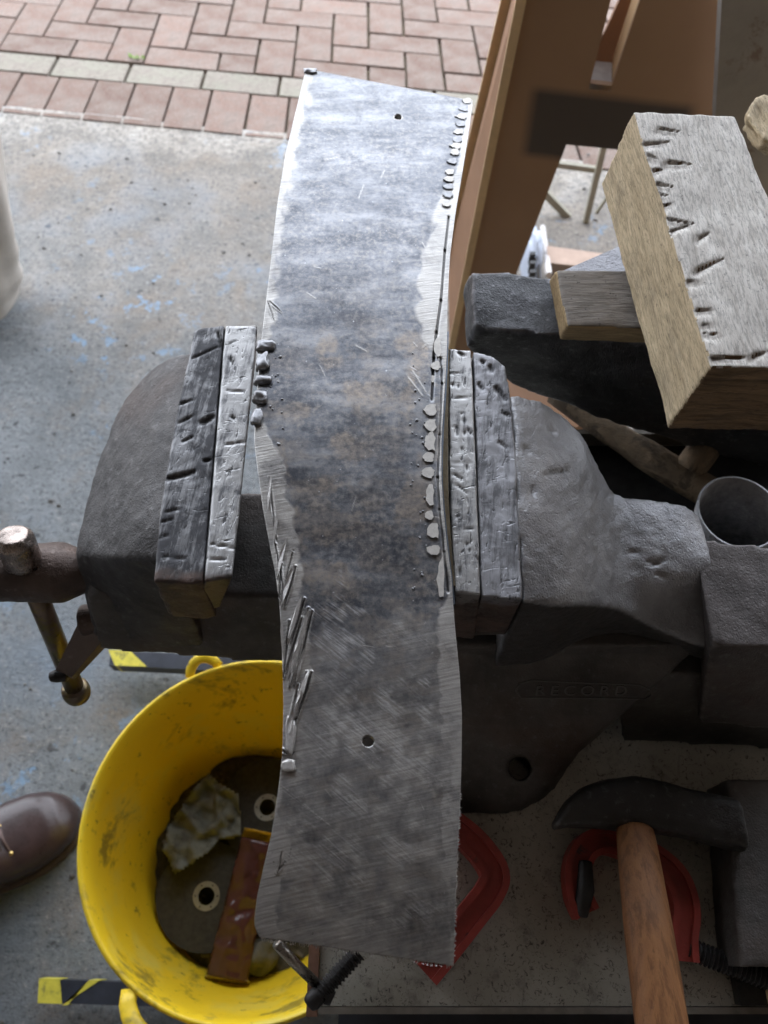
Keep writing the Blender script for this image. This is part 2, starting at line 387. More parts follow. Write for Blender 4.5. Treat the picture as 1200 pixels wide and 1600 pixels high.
# ------------------------------------------------------------------ the setting
def sheet(name, pts, m, parent=None, n=1):
    bm = bmesh.new(); bm.faces.new([bm.verts.new(p) for p in pts])
    if n > 1: bmesh.ops.subdivide_edges(bm, edges=bm.edges, cuts=n, use_grid_fill=True)
    return link(name, bm_mesh(bm), m, parent)
K0 = G(0, 165, 0); K1 = G(450, 208, 0)
e1 = (K1-K0); e1.z = 0; e1.normalize(); e2 = Vector((-e1.y, e1.x, 0))
SL = math.tan(R(8.5))
e2s = Vector((-.012, 1, 0)).normalized()
def K(a, b, z=0):      # a along the kerb line, b outwards over the falling driveway
    return K1 + e1*a + e2s*b + Vector((0, 0, z - SL*max(b, -.05)))
# concrete slab with a ragged front edge
edge = []
for i in range(161):
    a = -3.6 + i*.04
    wob = .010*noise.noise(Vector((a*3, 0, 0))) + .007*noise.noise(Vector((a*14, 3, 0)))
    edge.append(K(a, wob, 0) * 1)
for p in edge: p.z = 0
bm = bmesh.new()
ev = [bm.verts.new(p) for p in edge]; bk = [bm.verts.new((p.x, -2.6, 0)) for p in edge]; lo = [bm.verts.new((p.x, p.y+.004, -.14)) for p in edge]
for i in range(len(ev)-1):
    bm.faces.new((bk[i], bk[i+1], ev[i+1], ev[i])); bm.faces.new((ev[i], ev[i+1], lo[i+1], lo[i]))
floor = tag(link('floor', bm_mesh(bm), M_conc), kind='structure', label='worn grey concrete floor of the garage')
# driveway: bedding, then every block
driveway = tag(bpy.data.objects.new('driveway', None), kind='structure', label='red and grey block paving outside the door'); C.objects.link(driveway)
bm = bmesh.new(); bm.faces.new([bm.verts.new(p) for p in (K(-6,-.05,-.016),K(6,-.05,-.016),K(6,1.6,-.016),K(-6,1.6,-.016))])
link('bedding_sand', bm_mesh(bm), M_sand, driveway)
def brick_mesh(w, l, seed):
    bm = box(-w/2, w/2, -l/2, l/2, -.05, 0)
    for v in bm.verts: v.co += Vector((noise.noise(v.co*50+Vector((seed,0,0))), noise.noise(v.co*50+Vector((0,seed,0))), 0))*.0025
    bevel(bm, .0035, 2)
    for v in bm.verts: v.co = e1*v.co.x + (e2s+Vector((0,0,-SL)))*v.co.y + Vector((0,0,v.co.z))
    return bm_mesh(bm)
bricks = {}
def brick(a, b, w, l, m, key):
    k = (key, random.randrange(4))
    if k not in bricks:
        me = brick_mesh(w-.006, l-.006, random.random()*20); me.materials.append(m); bricks[k] = me
    o = bpy.data.objects.new('brick', bricks[k]); C.objects.link(o); o.parent = driveway
    o.matrix_basis = Matrix.Translation(K(a, b, random.uniform(-.002,.0015))) @ Matrix.Rotation(random.uniform(-.006,.006), 4, 'Z') @ Matrix.Rotation(random.uniform(-.006,.006), 4, 'X') @ Matrix.Rotation(random.uniform(-.006,.006), 4, 'Y')
U = .1015
A0 = (446-450)/F*2.0
for i in range(-11, 13):
    brick(A0 + (i+.5)*U, .073, .1, .2, M_brick, 's')
for i in range(-6, 7):
    brick(A0 + .03 + (i*2+.4)*U, .073+.1+.0525, .2, .1, M_brickg, 'g')
B0 = .073+.1+.107
for j in range(-1, 13):
    for i in range(-14, 13):
        q = (i-j) % 4
        if q == 0 and j >= 0: brick(A0+(i+1)*U, B0+(j+.5)*U, .2, .1, M_brick, 'h')
        if q == 3 and (j >= 0): brick(A0+(i+.5)*U, B0+(j+1)*U, .1, .2, M_brick, 'v')
        if q == 3 and j == -1: brick(A0+(i+.5)*U, B0+.5*U, .1, .1, M_brick, 'c')
gz = K(0, 1.6, -.016).z
bm = bmesh.new(); bm.faces.new([bm.verts.new(p) for p in ((-120,2.4,gz),(120,2.4,gz),(120,240,gz),(-120,240,gz))])
g_ = tag(link('ground', bm_mesh(bm), M_ground), kind='structure', label='open ground beyond the driveway')
# garage shell
for nm, bx in (('wall', (-4.2,-4.0,-2.6,1.45,0,2.5)), ('wall', (2.0,2.2,-2.6,1.45,0,2.5)), ('wall', (-4.0,2.0,-2.8,-2.6,0,2.5)), ('wall', (-4.0,2.0,1.46,1.56,2.16,2.5))):
    tag(link('garage_wall', bm_mesh(box(*bx)), M_wall), kind='structure', label='inside wall of the garage')
tag(link('garage_roof', bm_mesh(box(-4.2,2.2,-2.8,1.62,2.505,2.6)), M_roof), kind='structure', label='garage ceiling above the bench')

# ------------------------------------------------------------------ bench
def make_bench_mat():
    m = Mat('speckled_bench_steel'); c = m.co(); n = m.noise(c, 12, 5, .65); s_ = m.noise(c, 210, 4, .8, 1.5); g = m.noise(c, 60, 5, .7); st = m.noise(m.co('Object',(1,.06,1),(0,0,.2)), 120, 3, .6)
    col = m.mix(m.ramp(n, (.35,0),(.65,1)), (.38,.36,.30), (.54,.52,.45))
    col = m.mix(m.math('MULTIPLY', m.ramp(s_, (.56,0),(.63,1)), .85), col, (.05,.045,.04))
    col = m.mix(m.math('MULTIPLY', m.ramp(g, (.55,0),(.7,1)), .55), col, (.11,.10,.085))
    col = m.mix(m.math('MULTIPLY', m.ramp(st, (.64,0),(.7,1)), .3), col, (.09,.08,.07))
    return m.out(col, .55, .25, m.bump(m.math('ADD', s_, g), .35, .001))
M_bench = make_bench_mat()
ZB = .61
bench = thing('workbench', 'low steel topped workbench carrying the vise', 'workbench')
BX0, BY0, BX1, BY1 = G(500,1500,ZB).x, G(800,1572,ZB).y, 1.1, .42
link('bench_top', bm_mesh(box(BX0,BX1,BY0,BY1,ZB-.006,ZB)), M_bench, bench)
link('top_board', bm_mesh(box(BX0+.003,BX1,BY0+.003,BY1-.003,ZB-.05,ZB-.0065)), M_mdf, bench)
link('edge_angle', bm_mesh(box(BX0-.008,BX0-.0005,BY0-.006,BY1,ZB-.06,ZB+.0035, .001)), M_copper, bench)
M_edge = simple('worn_lip_steel', (.24,.22,.19), .5, .5, .4, 40, .3)
link('front_lip', bm_mesh(box(BX0,BX1,BY0-.0045,BY0-.0005,ZB-.05,ZB+.003,.001)), M_edge, bench)
M_leg = simple('bench_leg_paint', (.04,.045,.055), .45, .2, .3, 30, .2)
for x in (.02, .95):
    for y in (.0, .36):
        link('leg', bm_mesh(box(x,x+.05,y,y+.05,.0,ZB-.05,.003)), M_leg, bench)
# hazard taped feet
mh = Mat('hazard_tape'); 
s_ = mh.node('ShaderNodeSeparateXYZ'); mh.put(s_.inputs[0], mh.co())
st = mh.math('FRACT', mh.math('MULTIPLY', mh.math('ADD', s_.outputs[0], s_.outputs[1]), 14.0))
sc_ = mh.mix(mh.math('GREATER_THAN', st, .5), (.02,.02,.022), (.62,.55,.06))
dz = mh.noise(mh.co(), 60, 4, .7)
M_haz = mh.out(mh.mix(mh.math('MULTIPLY', mh.ramp(dz, (.5,0),(.7,1)), .4), sc_, (.08,.08,.07)), .45)
M_foot = simple('foot_steel', (.045,.05,.065), .4, .3, .3, 30, .15)
def foot(pl, pr, hw, z):
    a, b = G(*pl, z), G(*pr, z); w = Vector((0, hw, 0)); b2 = b + (b-a)*1.2
    f = link('foot', bm_mesh(bevel(box8([a-w,b2-w,b2+w,a+w],[p-Vector((0,0,.028)) for p in (a-w,b2-w,b2+w,a+w)]), .002)), M_foot, bench)
    return f, a, b
f1, a1, b1 = foot((172,1028), (420,1040), .012, .06)
f2, a2, b2 = foot((62,1548), (205,1553), .013, .06)
def tape(f, a, b, t0, t1, hw, skew=0, m=None):
    p, q = a.lerp(b, t0), a.lerp(b, t1); w = Vector((0, hw+.0008, 0)); z = Vector((0,0,.0008)); s = Vector((skew,0,0)); dn = Vector((0,0,.030))
    link('tape', bm_mesh(box8([p-w+z+s,q-w+z+s*2,q+w+z,p+w+z],[p-w-dn+s,q-w-dn+s*2,q+w-dn,p+w-dn])), m, f)
M_ty = simple('yellow_tape', (.66,.58,.07), .45, 0, .2, 60, .3, .001, None, ((.1,.1,.06), .55, .6))
tape(f2, a2, b2, -.03, .20, .013, .004, M_ty); tape(f2, a2, b2, .52, .64, .013, -.022, M_ty)
tape(f1, a1, b1, -.02, .12, .012, .015, M_ty)

# ------------------------------------------------------------------ vise
vise = thing('bench_vise', 'large worn cast iron bench vise gripping the steel plate', 'vise')
def grid_solid(rows, zbot, nu=26, nv=20, grow=0.0, ynear=None):
    Pt = [[G(*p) for p in r] for r in rows]
    dense = [curve(r, nu) for r in Pt]
    cols = [curve([dense[j][i] for j in range(len(dense))], nv) for i in range(nu)]
    bm = bmesh.new()
    T = [[bm.verts.new(cols[i][j]) for i in range(nu)] for j in range(nv)]
    def bot(p, j):
        y = p.y
        if ynear is not None: w_ = (j/(nv-1))**3; y = p.y*(1-w_) + ynear*w_
        return (p.x, y, zbot)
    Bv = [[bm.verts.new(bot(cols[i][j], j)) for i in range(nu)] for j in range(nv)]
    for j in range(nv-1):
        for i in range(nu-1):
            bm.faces.new((T[j][i],T[j][i+1],T[j+1][i+1],T[j+1][i])); bm.faces.new((Bv[j][i],Bv[j+1][i],Bv[j+1][i+1],Bv[j][i+1]))
    for i in range(nu-1):
        bm.faces.new((T[0][i],Bv[0][i],Bv[0][i+1],T[0][i+1])); bm.faces.new((T[-1][i],T[-1][i+1],Bv[-1][i+1],Bv[-1][i]))
    for j in range(nv-1):
        bm.faces.new((T[j][0],T[j+1][0],Bv[j+1][0],Bv[j][0])); bm.faces.new((T[j][-1],Bv[j][-1],Bv[j+1][-1],T[j+1][-1]))
    return bm
cast = lambda amp: (lambda co, no: amp*fbm(co, 60, 3) + amp*.3*fbm(co, 320, 2))
# moving body (left)
rowsL = [[(222,592,.775),(245,568,.787),(272,556,.80),(306,548,.812)],
         [(186,640,.772),(218,632,.795),(255,626,.812),(300,620,.826)],
         [(150,730,.766),(186,728,.792),(228,725,.815),(284,722,.830)],
         [(128,812,.762),(166,812,.788),(208,812,.814),(266,812,.830)],
         [(118,868,.757),(156,870,.785),(200,872,.808),(256,876,.823)]]
link('moving_body', worn(grid_solid(rowsL, .69, ynear=.182), .0024, 4, cast(.0016)), M_body, vise, True)
# slide through both bodies
sl = [Vector((-.205,.203,.745)),Vector((-.10,.203,.745)),Vector((.16,.203,.745)),Vector((.16,.285,.745)),Vector((-.205,.285,.745))]
sb = [Vector((-.209,.182,.69)),Vector((-.10,.176,.683)),Vector((.16,.174,.683)),Vector((.16,.285,.69)),Vector((-.209,.285,.69))]
link('slide', worn(box8(sl, sb), .0026, 2, cast(.0012)), M_base, vise, True)
# jaws
NICKS_L = [((262,748),(302,738),6),((315,660),(332,652),7),((268,635),(300,625),3),((300,560),(345,540),2.5),((352,695),(385,690),2),((330,850),(366,856),2.2),
           ((322,872),(352,875),2.2),((255,870),(290,872),2.5),((280,660),(300,650),3),((260,800),(280,795),2.5),((355,610),(380,612),2),((285,690),(300,683),3),
           ((340,520),(346,545),4),((318,720),(330,718),4),((360,560),(364,570),3),((362,650),(366,655),3),((252,815),(268,812),2.5),((250,840),(262,836),2)]
NICKS_R = [((706,722),(740,722),1.6),((709,741),(722,749),2.2),((730,670),(738,680),2.4),((712,665),(714,680),2.6),((722,700),(724,712),2),((726,675),(728,680),2.6),
           ((706,623),(735,620),1.6),((704,584),(728,582),1.4),((716,550),(724,556),3.5),((712,757),(730,770),1.8),((728,725),(732,740),2),((705,828),(738,826),1.5),
           ((712,800),(718,815),2),((730,850),(734,862),2),((716,880),(720,900),2),((722,645),(726,662),1.8),((706,600),(708,603),3),((715,600),(717,606),2),((753,565),(756,568),4),((766,572),(769,580),5),
           ((775,605),(790,625),5),((788,645),(796,650),4),((748,600),(754,608),4),((780,690),(792,700),3),((745,870),(752,885),2)]
def nicked(bm, voxel, amp, nicks, zmin, m, name, rust_y=None, smooth=1):
    def disp(co, no):
        X, Y = project(co); up = np.clip(no[:,2]*2-.6, 0, 1)
        dd = amp*fbm(co, 55, 3) + amp*.5*fbm(co, 300, 2); 
        for a, b, w in nicks:
            s, t = seg_dist(X, Y, a, b); dd = dd - up*.0019*np.clip(w/4, .3, 1.2)*np.exp(-(s/(w*.6))**4)*np.clip(1.2-abs(t-.4), .3, 1)
        return dd
    me = worn(bm, voxel, smooth, disp)
    n = len(me.vertices); co = np.empty(n*3); me.vertices.foreach_get('co', co); co = co.reshape(-1,3)
    X, Y = project(co); k = np.zeros(n)
    for a, b, w in nicks:
        s, t = seg_dist(X, Y, a, b); k = np.maximum(k, np.exp(-(s/(w*.55))**4)*.85)
    me.attributes.new('nick', 'FLOAT', 'POINT').data.foreach_set('value', k.astype(np.float32))
    r = np.zeros(n)
    if rust_y: r = np.clip((Y - rust_y + 14*fbm(co, 90, 3))/8, 0, 1)*.9
    me.attributes.new('rust', 'FLOAT', 'POINT').data.foreach_set('value', r.astype(np.float32))
    return link(name, me, m, vise, True)
ZJ = .846
def jaw(top, zt, zb, shrink=0.0, dx=0.0):
    T = [G(*p, zt) for p in top]; c = sum(T, Vector())/len(T)
    return box8(T, [Vector((p.x+dx+(c.x-p.x)*shrink, p.y+(c.y-p.y)*shrink, zb)) for p in T])
nicked(jaw([(303,516),(318,511),(350,508),(317,908),(300,912),(240,908),(247,820),(272,660)], ZJ, .79, 0, -.003), .0013, .0006, NICKS_L, 0, M_block, 'jaw_block', 888)
nicked(jaw([(353,508),(403,507),(400,560),(364,902),(320,908)], ZJ+.001, .80, 0, -.016), .0012, .0003, NICKS_L, 0, M_jaw, 'jaw_plate', 893)
nicked(jaw([(739,549),(770,557),(790,572),(797,612),(806,700),(813,850),(817,938),(752,932),(744,700)], ZJ-.003, .775, .04), .0014, .0006, NICKS_R, 0, M_block2, 'jaw_block', 940)
nicked(jaw([(701,545),(736,547),(743,700),(751,930),(711,925),(703,800),(702,700)], ZJ-.001, .77, .0, .004), .0012, .0003, NICKS_R, 0, M_jaw, 'jaw_plate', 935)
# lower jaw seats, near faces
link('jaw_seat', worn(box8([G(*p,.80) for p in ((246,925),(334,925),(360,600),(300,600))], [G(*p,.757) for p in ((262,962),(334,962),(360,700),(300,700))]), .002, 3, cast(.0014)), M_boss, vise, True)
link('jaw_seat', worn(box8([G(*p,.80) for p in ((716,958),(808,958),(800,640),(716,640))], [G(*p,.765) for p in ((722,996),(792,996),(790,700),(722,700))]), .002, 3, cast(.0014)), M_base, vise, True)
# fixed body (right)
rowsR = [[(797,615,.826),(850,630,.815),(905,672,.800),(938,735,.786),(962,772,.778),(1012,779,.773),(1062,786,.768),(1093,806,.760)],
         [(802,690,.833),(852,695,.823),(905,716,.808),(941,767,.789),(968,800,.779),(1018,812,.774),(1068,818,.769),(1105,842,.762)],
         [(806,780,.836),(860,780,.827),(902,788,.812),(943,818,.791),(974,846,.777),(1020,860,.771),(1070,866,.768),(1112,870,.763)],
         [(811,860,.836),(866,860,.827),(908,866,.811),(948,886,.788),(985,904,.770),(1028,910,.764),(1076,905,.762),(1117,895,.759)],
         [(814,905,.834),(869,908,.825),(912,912,.809),(954,922,.782),(992,940,.760),(1034,952,.751),(1080,956,.747),(1120,955,.745)],
         [(816,940,.832),(872,946,.822),(916,946,.805),(960,950,.776),(998,968,.750),(1038,988,.738),(1082,1005,.732),(1122,1015,.729)]]
def disp_fix(co, no):
    X, Y = project(co); dd = .0016*fbm(co, 45, 3) + .0007*fbm(co, 260, 3)
    for a, b, w in [((848,742),(888,735),2),((832,765),(834,773),4),((985,862),(992,864),3),((1012,878),(1028,880),3),((1025,896),(1040,902),3),((1022,882),(1036,876),3),((860,670),(866,676),4),((820,700),(824,706),4)]:
        s, t = seg_dist(X, Y, a, b); dd -= .0018*np.exp(-(s/w)**2)
    return dd
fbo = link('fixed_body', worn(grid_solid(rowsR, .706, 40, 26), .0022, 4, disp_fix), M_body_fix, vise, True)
# the near flank faces away from the doorway; its shade is painted in
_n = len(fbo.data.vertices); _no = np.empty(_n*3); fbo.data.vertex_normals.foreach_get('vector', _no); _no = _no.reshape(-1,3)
fbo.data.attributes.new('flank_shade', 'FLOAT', 'POINT').data.foreach_set('value', (np.clip((.36-_no[:,2])/.2,0,1)*np.clip(-_no[:,1]/.3,0,1)).astype(np.float32))
def rrect(x0, x1, y0, y1, z, r, n=7):
    P = []
    for cx, cy, a0 in ((x1-r,y0+r,-90),(x1-r,y1-r,0),(x0+r,y1-r,90),(x0+r,y0+r,180)):
        for k in range(n): P.append(Vector((cx+r*math.cos(R(a0+90*k/(n-1))), cy+r*math.sin(R(a0+90*k/(n-1))), z)))
    return P
base_loops = [rrect(.045,.222,.175,.25,.722,.006), rrect(.03,.222,.172,.25,.712,.008), rrect(.0,.185,.137,.26,.68,.02), rrect(-.03,.160,.105,.28,.64,.045), rrect(-.045,.152,.085,.28,.622,.06), rrect(-.047,.150,.078,.28,.6112,.062)]
hp = G(812,1200,.64)
hole = lathe([(-.03,.0085),(.03,.0085)], hp+Vector((0,0,0)), ray(812,1200)*1.0, 20)
link('vise_base', worn(loft(base_loops), .0022, 3, cast(.001), [hole]), M_base, vise, True)
link('rear_beam', worn(box8([G(*p,.762) for p in ((1085,842),(1300,862),(1300,1018),(1110,1008))],[G(*p,.665) for p in ((1085,960),(1300,975),(1300,1150),(1090,1130))]), .003, 2, cast(.001)), make_iron('beam_iron', (.12,.105,.10), (.075,.065,.062), .35, .5, .8, .4, (.25,.23,.22), .5), vise, True)
link('rear_foot', worn(box8([G(*p,.70) for p in ((960,1050),(1300,1062),(1300,960),(960,950))],[G(*p,.618) for p in ((972,1158),(1300,1176),(1300,1060),(972,1050))]), .003, 3, cast(.001)), M_base, vise, True)
# raised oval badge with its lettering, on the sloping near face
pa = Vector((.05,.171,.728)); pb = Vector((.05,.137,.68)); fd = (pb-pa).normalized()
fn = Vector((0, fd.z, -fd.y)); fn = fn if fn.y < 0 else -fn
def onface(px, py): return GP(px, py, pa, fn)
bl = [onface(x,y) for x,y in ((806,1080),(812,1068),(830,1063),(900,1066),(1000,1070),(1016,1078),(1018,1086),(1008,1092),(900,1090),(815,1090))]
bp = bl + [bl[0], bl[1]]
link('badge_rim', bm_mesh(tube(bp, .0007, 6)), M_base, vise, True)
tc = bpy.data.curves.new('badge', 'FONT'); tc.body = 'RECORD'; tc.size = .0125; tc.extrude = .0005; tc.align_x = 'CENTER'; tc.align_y = 'CENTER'; tc.space_character = 1.5
to = bpy.data.objects.new('t', tc); C.objects.link(to); dg = bpy.context.evaluated_depsgraph_get(); dg.update()
tm = bpy.data.meshes.new_from_object(to.evaluated_get(dg)); bpy.data.objects.remove(to)
ctr = onface(908,1079) + fn*.0003
rotm = Matrix((Vector((1,0,0)), -fd, fn)).transposed().to_4x4()
tm.transform(Matrix.Translation(ctr) @ rotm)
link('badge_lettering', tm, M_base, vise)
# screw boss, handle, trigger
bc = Vector((-.251,.225,.735))
link('screw_boss', worn(lathe([(-.10,.0195),(0,.021),(.022,.022),(.042,.0135),(.06,.013)], bc, (1,0,0)), .0016, 2, cast(.001)), M_boss, vise, True)
hb = G(118,1078,.60); ha = G(32,866,.762)
hv = (ha-hb).normalized()
han = link('handle', bm_mesh(tube([hb, hb.lerp(ha,.5), ha], .0078, 20)), M_bar, vise, True)
link('knob', worn(lathe([(-.016,.0085),(-.012,.0125),(.010,.0130),(.016,.0095)], ha+hv*.004, hv, 24), .0013, 3, cast(.0016)), M_ballm, han, True)
link('knob', worn(lathe([(-.012,.006),(-.009,.0105),(-.002,.0118),(.004,.0108),(.006,.008)], hb, hv, 24), .0012, 1), M_bar, han, True)
t0, t1 = G(150,985,.70), G(97,1056,.672)
tr = link('release_lever', bm_mesh(bevel(box8([t0+Vector((-.011,.006,.006)),t0+Vector((.012,-.004,.006)),t1+Vector((.009,-.002,.004)),t1+Vector((-.004,.003,.004))],
      [t0+Vector((-.011,.006,-.006)),t0+Vector((.012,-.004,-.006)),t1+Vector((.009,-.002,-.003)),t1+Vector((-.004,.003,-.003))]), .0015)), M_boss, vise)
link('lever_tip', worn(tube([t1+Vector((-.009,-.001,0)), t1+Vector((-.004,0,0)), t1+Vector((.004,0,0))], [.0035,.0052,.0042], 14), .0008, 2), M_black, tr, True)
link('lever_pivot', worn(lathe([(-.008,.012),(.008,.012)], G(146,968,.70), (1,.1,.1)), .0012, 2), M_boss, tr, True)

# ------------------------------------------------------------------ steel plate
plate = thing('steel_plate', 'long bowed grey steel plate gripped between the vise jaws', 'steel plate')
Lc = [(107,478),(170,463),(240,446),(320,433),(400,424),(500,412),(560,405),(640,399),(690,397),(730,402),(790,410),(850,421),(900,431),(950,437),(1000,440),(1100,443),(1180,441),(1240,434),(1300,425),(1350,413),(1400,402),(1440,397),(1455,399),(1464,408)]
Rc = [(157,739),(210,732),(260,724),(330,712),(400,703),(480,699),(543,699),(613,695),(687,690),(747,690),(797,693),(847,698),(907,706),(943,708),(990,712),(1050,718),(1120,722),(1200,721),(1260,719),(1350,714),(1430,711),(1509,709)]
NR, NCc = 860, 190
tv = np.linspace(0, 1, NR); uu = np.linspace(0, 1, NCc)
yl = 107 + (1464-107)*tv; yr = 157 + (1509-157)*tv
xl = np.interp(yl, *zip(*Lc)); xr = np.interp(yr, *zip(*Rc))
ker = np.ones(15)/15
sm = lambda a: np.convolve(np.pad(a, 7, 'edge'), ker, 'valid')
xl, xr = sm(xl), sm(xr)
PX = xl[:,None]*(1-uu) + xr[:,None]*uu
PY = yl[:,None]*(1-uu) + yr[:,None]*uu
Z = .847 + .010*np.sin(np.clip(tv,0,1)*math.pi)[:,None] - .012*np.clip((.16-tv)/.16,0,1)[:,None]**2 + .0*uu
Z = Z - .010*np.clip((tv-.8)/.2,0,1)[:,None]**2
P3 = np.stack([PX.ravel(), PY.ravel(), np.zeros(PX.size)],1)/1000
H = .0013*fbm(P3, 7, 2) + .00007*fbm(P3, 60, 2)
X, Y = PX.ravel(), PY.ravel()
bare_sheen = np.zeros(X.size); hatch = np.zeros(X.size); darka = np.zeros(X.size); brown = np.zeros(X.size); groove = np.zeros(X.size)
nz = fbm(P3, 45, 4); nzb = fbm(P3, 14, 3)
dl = X - np.interp(Y, *zip(*Lc)); dr = np.interp(Y, *zip(*Rc)) - X
# ground edges with scalloped borders
wl = np.interp(Y, [100,300,500,560,640,700,800,950,1060,1130,1160,1290,1320,1460], [12,15,20,6,10,34,48,38,52,22,6,14,38,42])
bare_sheen = np.maximum(bare_sheen, np.clip((wl + 12*nz + 7*nzb - dl)/5, 0, 1)*.9)
wr = np.interp(Y, [100,260,330,420,530,560,640,930,960,1000,1150,1300,1400,1509], [10,14,28,46,40,10,8,8,26,30,32,28,18,10])
scal = 7*np.abs(np.sin(Y/17.0+nzb*3))
bare_sheen = np.maximum(bare_sheen, np.clip((wr + scal*(wr>20) + 9*nz - dr)/5, 0, 1)*.85)
bare_sheen = np.maximum(bare_sheen, np.clip((1509-Y)/1 * 0 + (Y-1425+16*nz)/22, 0, 1)*np.clip((640-X)/40,0,1)*.7)
def blob(cx, cy, rx, ry, ang=0, soft=.35):
    a = R(ang); dx, dy = X-cx, Y-cy
    p = (dx*math.cos(a)+dy*math.sin(a))/rx; q = (-dx*math.sin(a)+dy*math.cos(a))/ry
    return np.clip((1 + 1.5*nz + 1.0*nzb - np.hypot(p,q))/(soft*1.5), 0, 1)
for a in [(430,760,20,80,-8),(448,830,22,60,-8),(470,1040,34,36,0),(655,760,24,90,4),(640,640,18,60,0),(565,620,40,18),(470,640,36,14),(500,760,60,14),(520,830,70,14),(560,700,26,22),(650,560,26,34),(500,900,60,20),(480,1390,70,90),(600,1370,60,40),(575,1215,18,50,-15),(540,690,30,14),(520,560,30,20)]:
    brown = np.maximum(brown, blob(*a)*.75)
for a in [(560,1040,60,95,-38),(600,1100,34,90,-38),(540,1060,40,70,-38),(640,1080,26,80,-38),(530,1230,36,110,-32),(500,1160,24,60,-38),(620,1330,40,60,-30),(560,1150,90,130,-38),(520,1340,60,80,-30),(645,1430,60,24,-30),(660,600,8,34,-25),(660,1120,20,60,0)]:
    hatch = np.maximum(hatch, blob(*a, .7))
for a in [(490,1120,22,70,-15),(455,1255,24,26),(690,1190,16,46),(690,1240,22,40),(680,1445,46,60,10),(640,700,28,34),(610,755,60,14),(560,650,40,12),(470,470,44,14),(520,440,40,16),(440,590,12,50),(615,355,40,24),(490,1205,10,16)]:
    darka = np.maximum(darka, blob(*a)*.45)
bnd = fbm(np.stack([X/1000*.8, Y/1000*2.6, Y*0+3.3],1), 14, 4)
mid = np.clip((Y-330)/120, 0, 1)*np.clip((1010-Y)/120, 0, 1)
darka = np.maximum(darka, np.clip((bnd+.02)/.22, 0, 1)*mid*.62*np.clip((dr-30)/30, .25, 1))
bn2 = fbm(np.stack([X/1000*1.0, Y/1000*2.0, Y*0+9.3],1), 26, 4)
brown = np.maximum(brown, np.clip((bn2-.02)/.2, 0, 1)*np.clip((Y-420)/200, 0, 1)*.42)
darka = np.maximum(darka, np.clip((fbm(np.stack([X/1000, Y/1000, Y*0+5.1],1), 11, 4)-.06)/.25, 0, 1)*np.clip((Y-980)/100, 0, 1)*.12)
# gouges near the left edge, crack on the right edge
for a, b, w, dp in [((482,950),(452,1075),2.6,1.5),((472,965),(446,1050),2.4,1.4),((462,955),(447,1000),2,1.2),((480,1050),(456,1125),2.5,1.6),((466,1070),(450,1150),2.2,1.4),((440,880),(436,940),2,1.2),((447,905),(458,860),1.6,1),((432,1365),(446,1345),1.6,.8),((440,1330),(435,1365),1.4,.8),
                    ((488,955),(460,1072),2.6,1.5),((476,935),(455,1005),2.4,1.4),((487,1050),(465,1120),2.6,1.5),((474,1084),(455,1150),2.4,1.4),((452,970),(443,1060),2.6,1.3),((462,885),(444,950),2.4,1.3),((430,850),(445,935),2.2,1.2),((420,745),(432,850),1.8,1),((437,1170),(448,1178),3,1.4),((428,500),(418,470),1.5,.6),((420,470),(440,488),1.6,.6)]:
    s, t = seg_dist(X, Y, a, b); w2 = .62*w*(1-1.1*np.abs(t-.45)); g = np.exp(-(s/w2)**2)
    H -= .0007*dp*g; H += .0006*dp*np.exp(-((s-w2*2)/w2)**2); groove = np.maximum(groove, g*.8); bare_sheen = np.maximum(bare_sheen, np.exp(-((s-w2*2.2)/w2)**2)*.9)
crack = [(701,340),(695,392),(689,470),(682,520),(678,560),(675,625)]
for a, b in zip(crack, crack[1:]):
    s, t = seg_dist(X, Y, a, b); g = np.exp(-(s/1.7)**2); H -= .0018*g; groove = np.maximum(groove, g)
seam = [(676,625),(688,560),(691,600),(687,680),(684,747),(687,797),(694,863),(700,925)]
for a, b in zip(seam[1:], seam[2:]):
    s, t = seg_dist(X, Y, a, b); g = np.exp(-(s/1.5)**2); H -= .0012*g; groove = np.maximum(groove, g*.9)
for a in [(600,1010,90,50),(500,1060,50,60),(560,1110,80,80),(480,1290,40,120),(560,1440,110,50),(520,1360,80,60),(650,1180,30,60),(540,1230,60,50)]:  # pale blobs, part of the reflected light painted on the near end
    bare_sheen = np.maximum(bare_sheen, blob(*a, 0, 1.4)*.85)
bare_sheen = np.maximum(bare_sheen, np.clip((Y-960)/160, 0, 1)*np.clip(.62+.5*nzb+.5*nz, 0, 1))  # near end lightened: reflected light painted in as bare steel
# fine spatter of scratches
for _ in range(22):
    x, y = rng.uniform(440,690), rng.uniform(170,1480); a = rng.uniform(0, 3.14); L = rng.uniform(4, 22)
    s, t = seg_dist(X, Y, (x,y), (x+L*math.cos(a), y+L*math.sin(a))); g = np.exp(-(s/.9)**2)
    bare_sheen = np.maximum(bare_sheen, g*.8)
for a, b in [((438,1226),(515,1290)),((440,1234),(505,1282)),((660,1440),(700,1400)),((645,580),(665,612)),((638,590),(660,618)),((590,1440),(560,1436)),((655,1250),(662,1266))]:
    s, t = seg_dist(X, Y, a, b); bare_sheen = np.maximum(bare_sheen, np.exp(-(s/1.3)**2))
# small ground dings along the left border
for y in list(range(120,520,34)):
    x = np.interp(y, *zip(*Lc)) + rng.uniform(8, 16)
    g = np.exp(-((X-x)/6)**2-((Y-y)/9)**2); H -= .0003*g; bare_sheen = np.maximum(bare_sheen, g*.9)
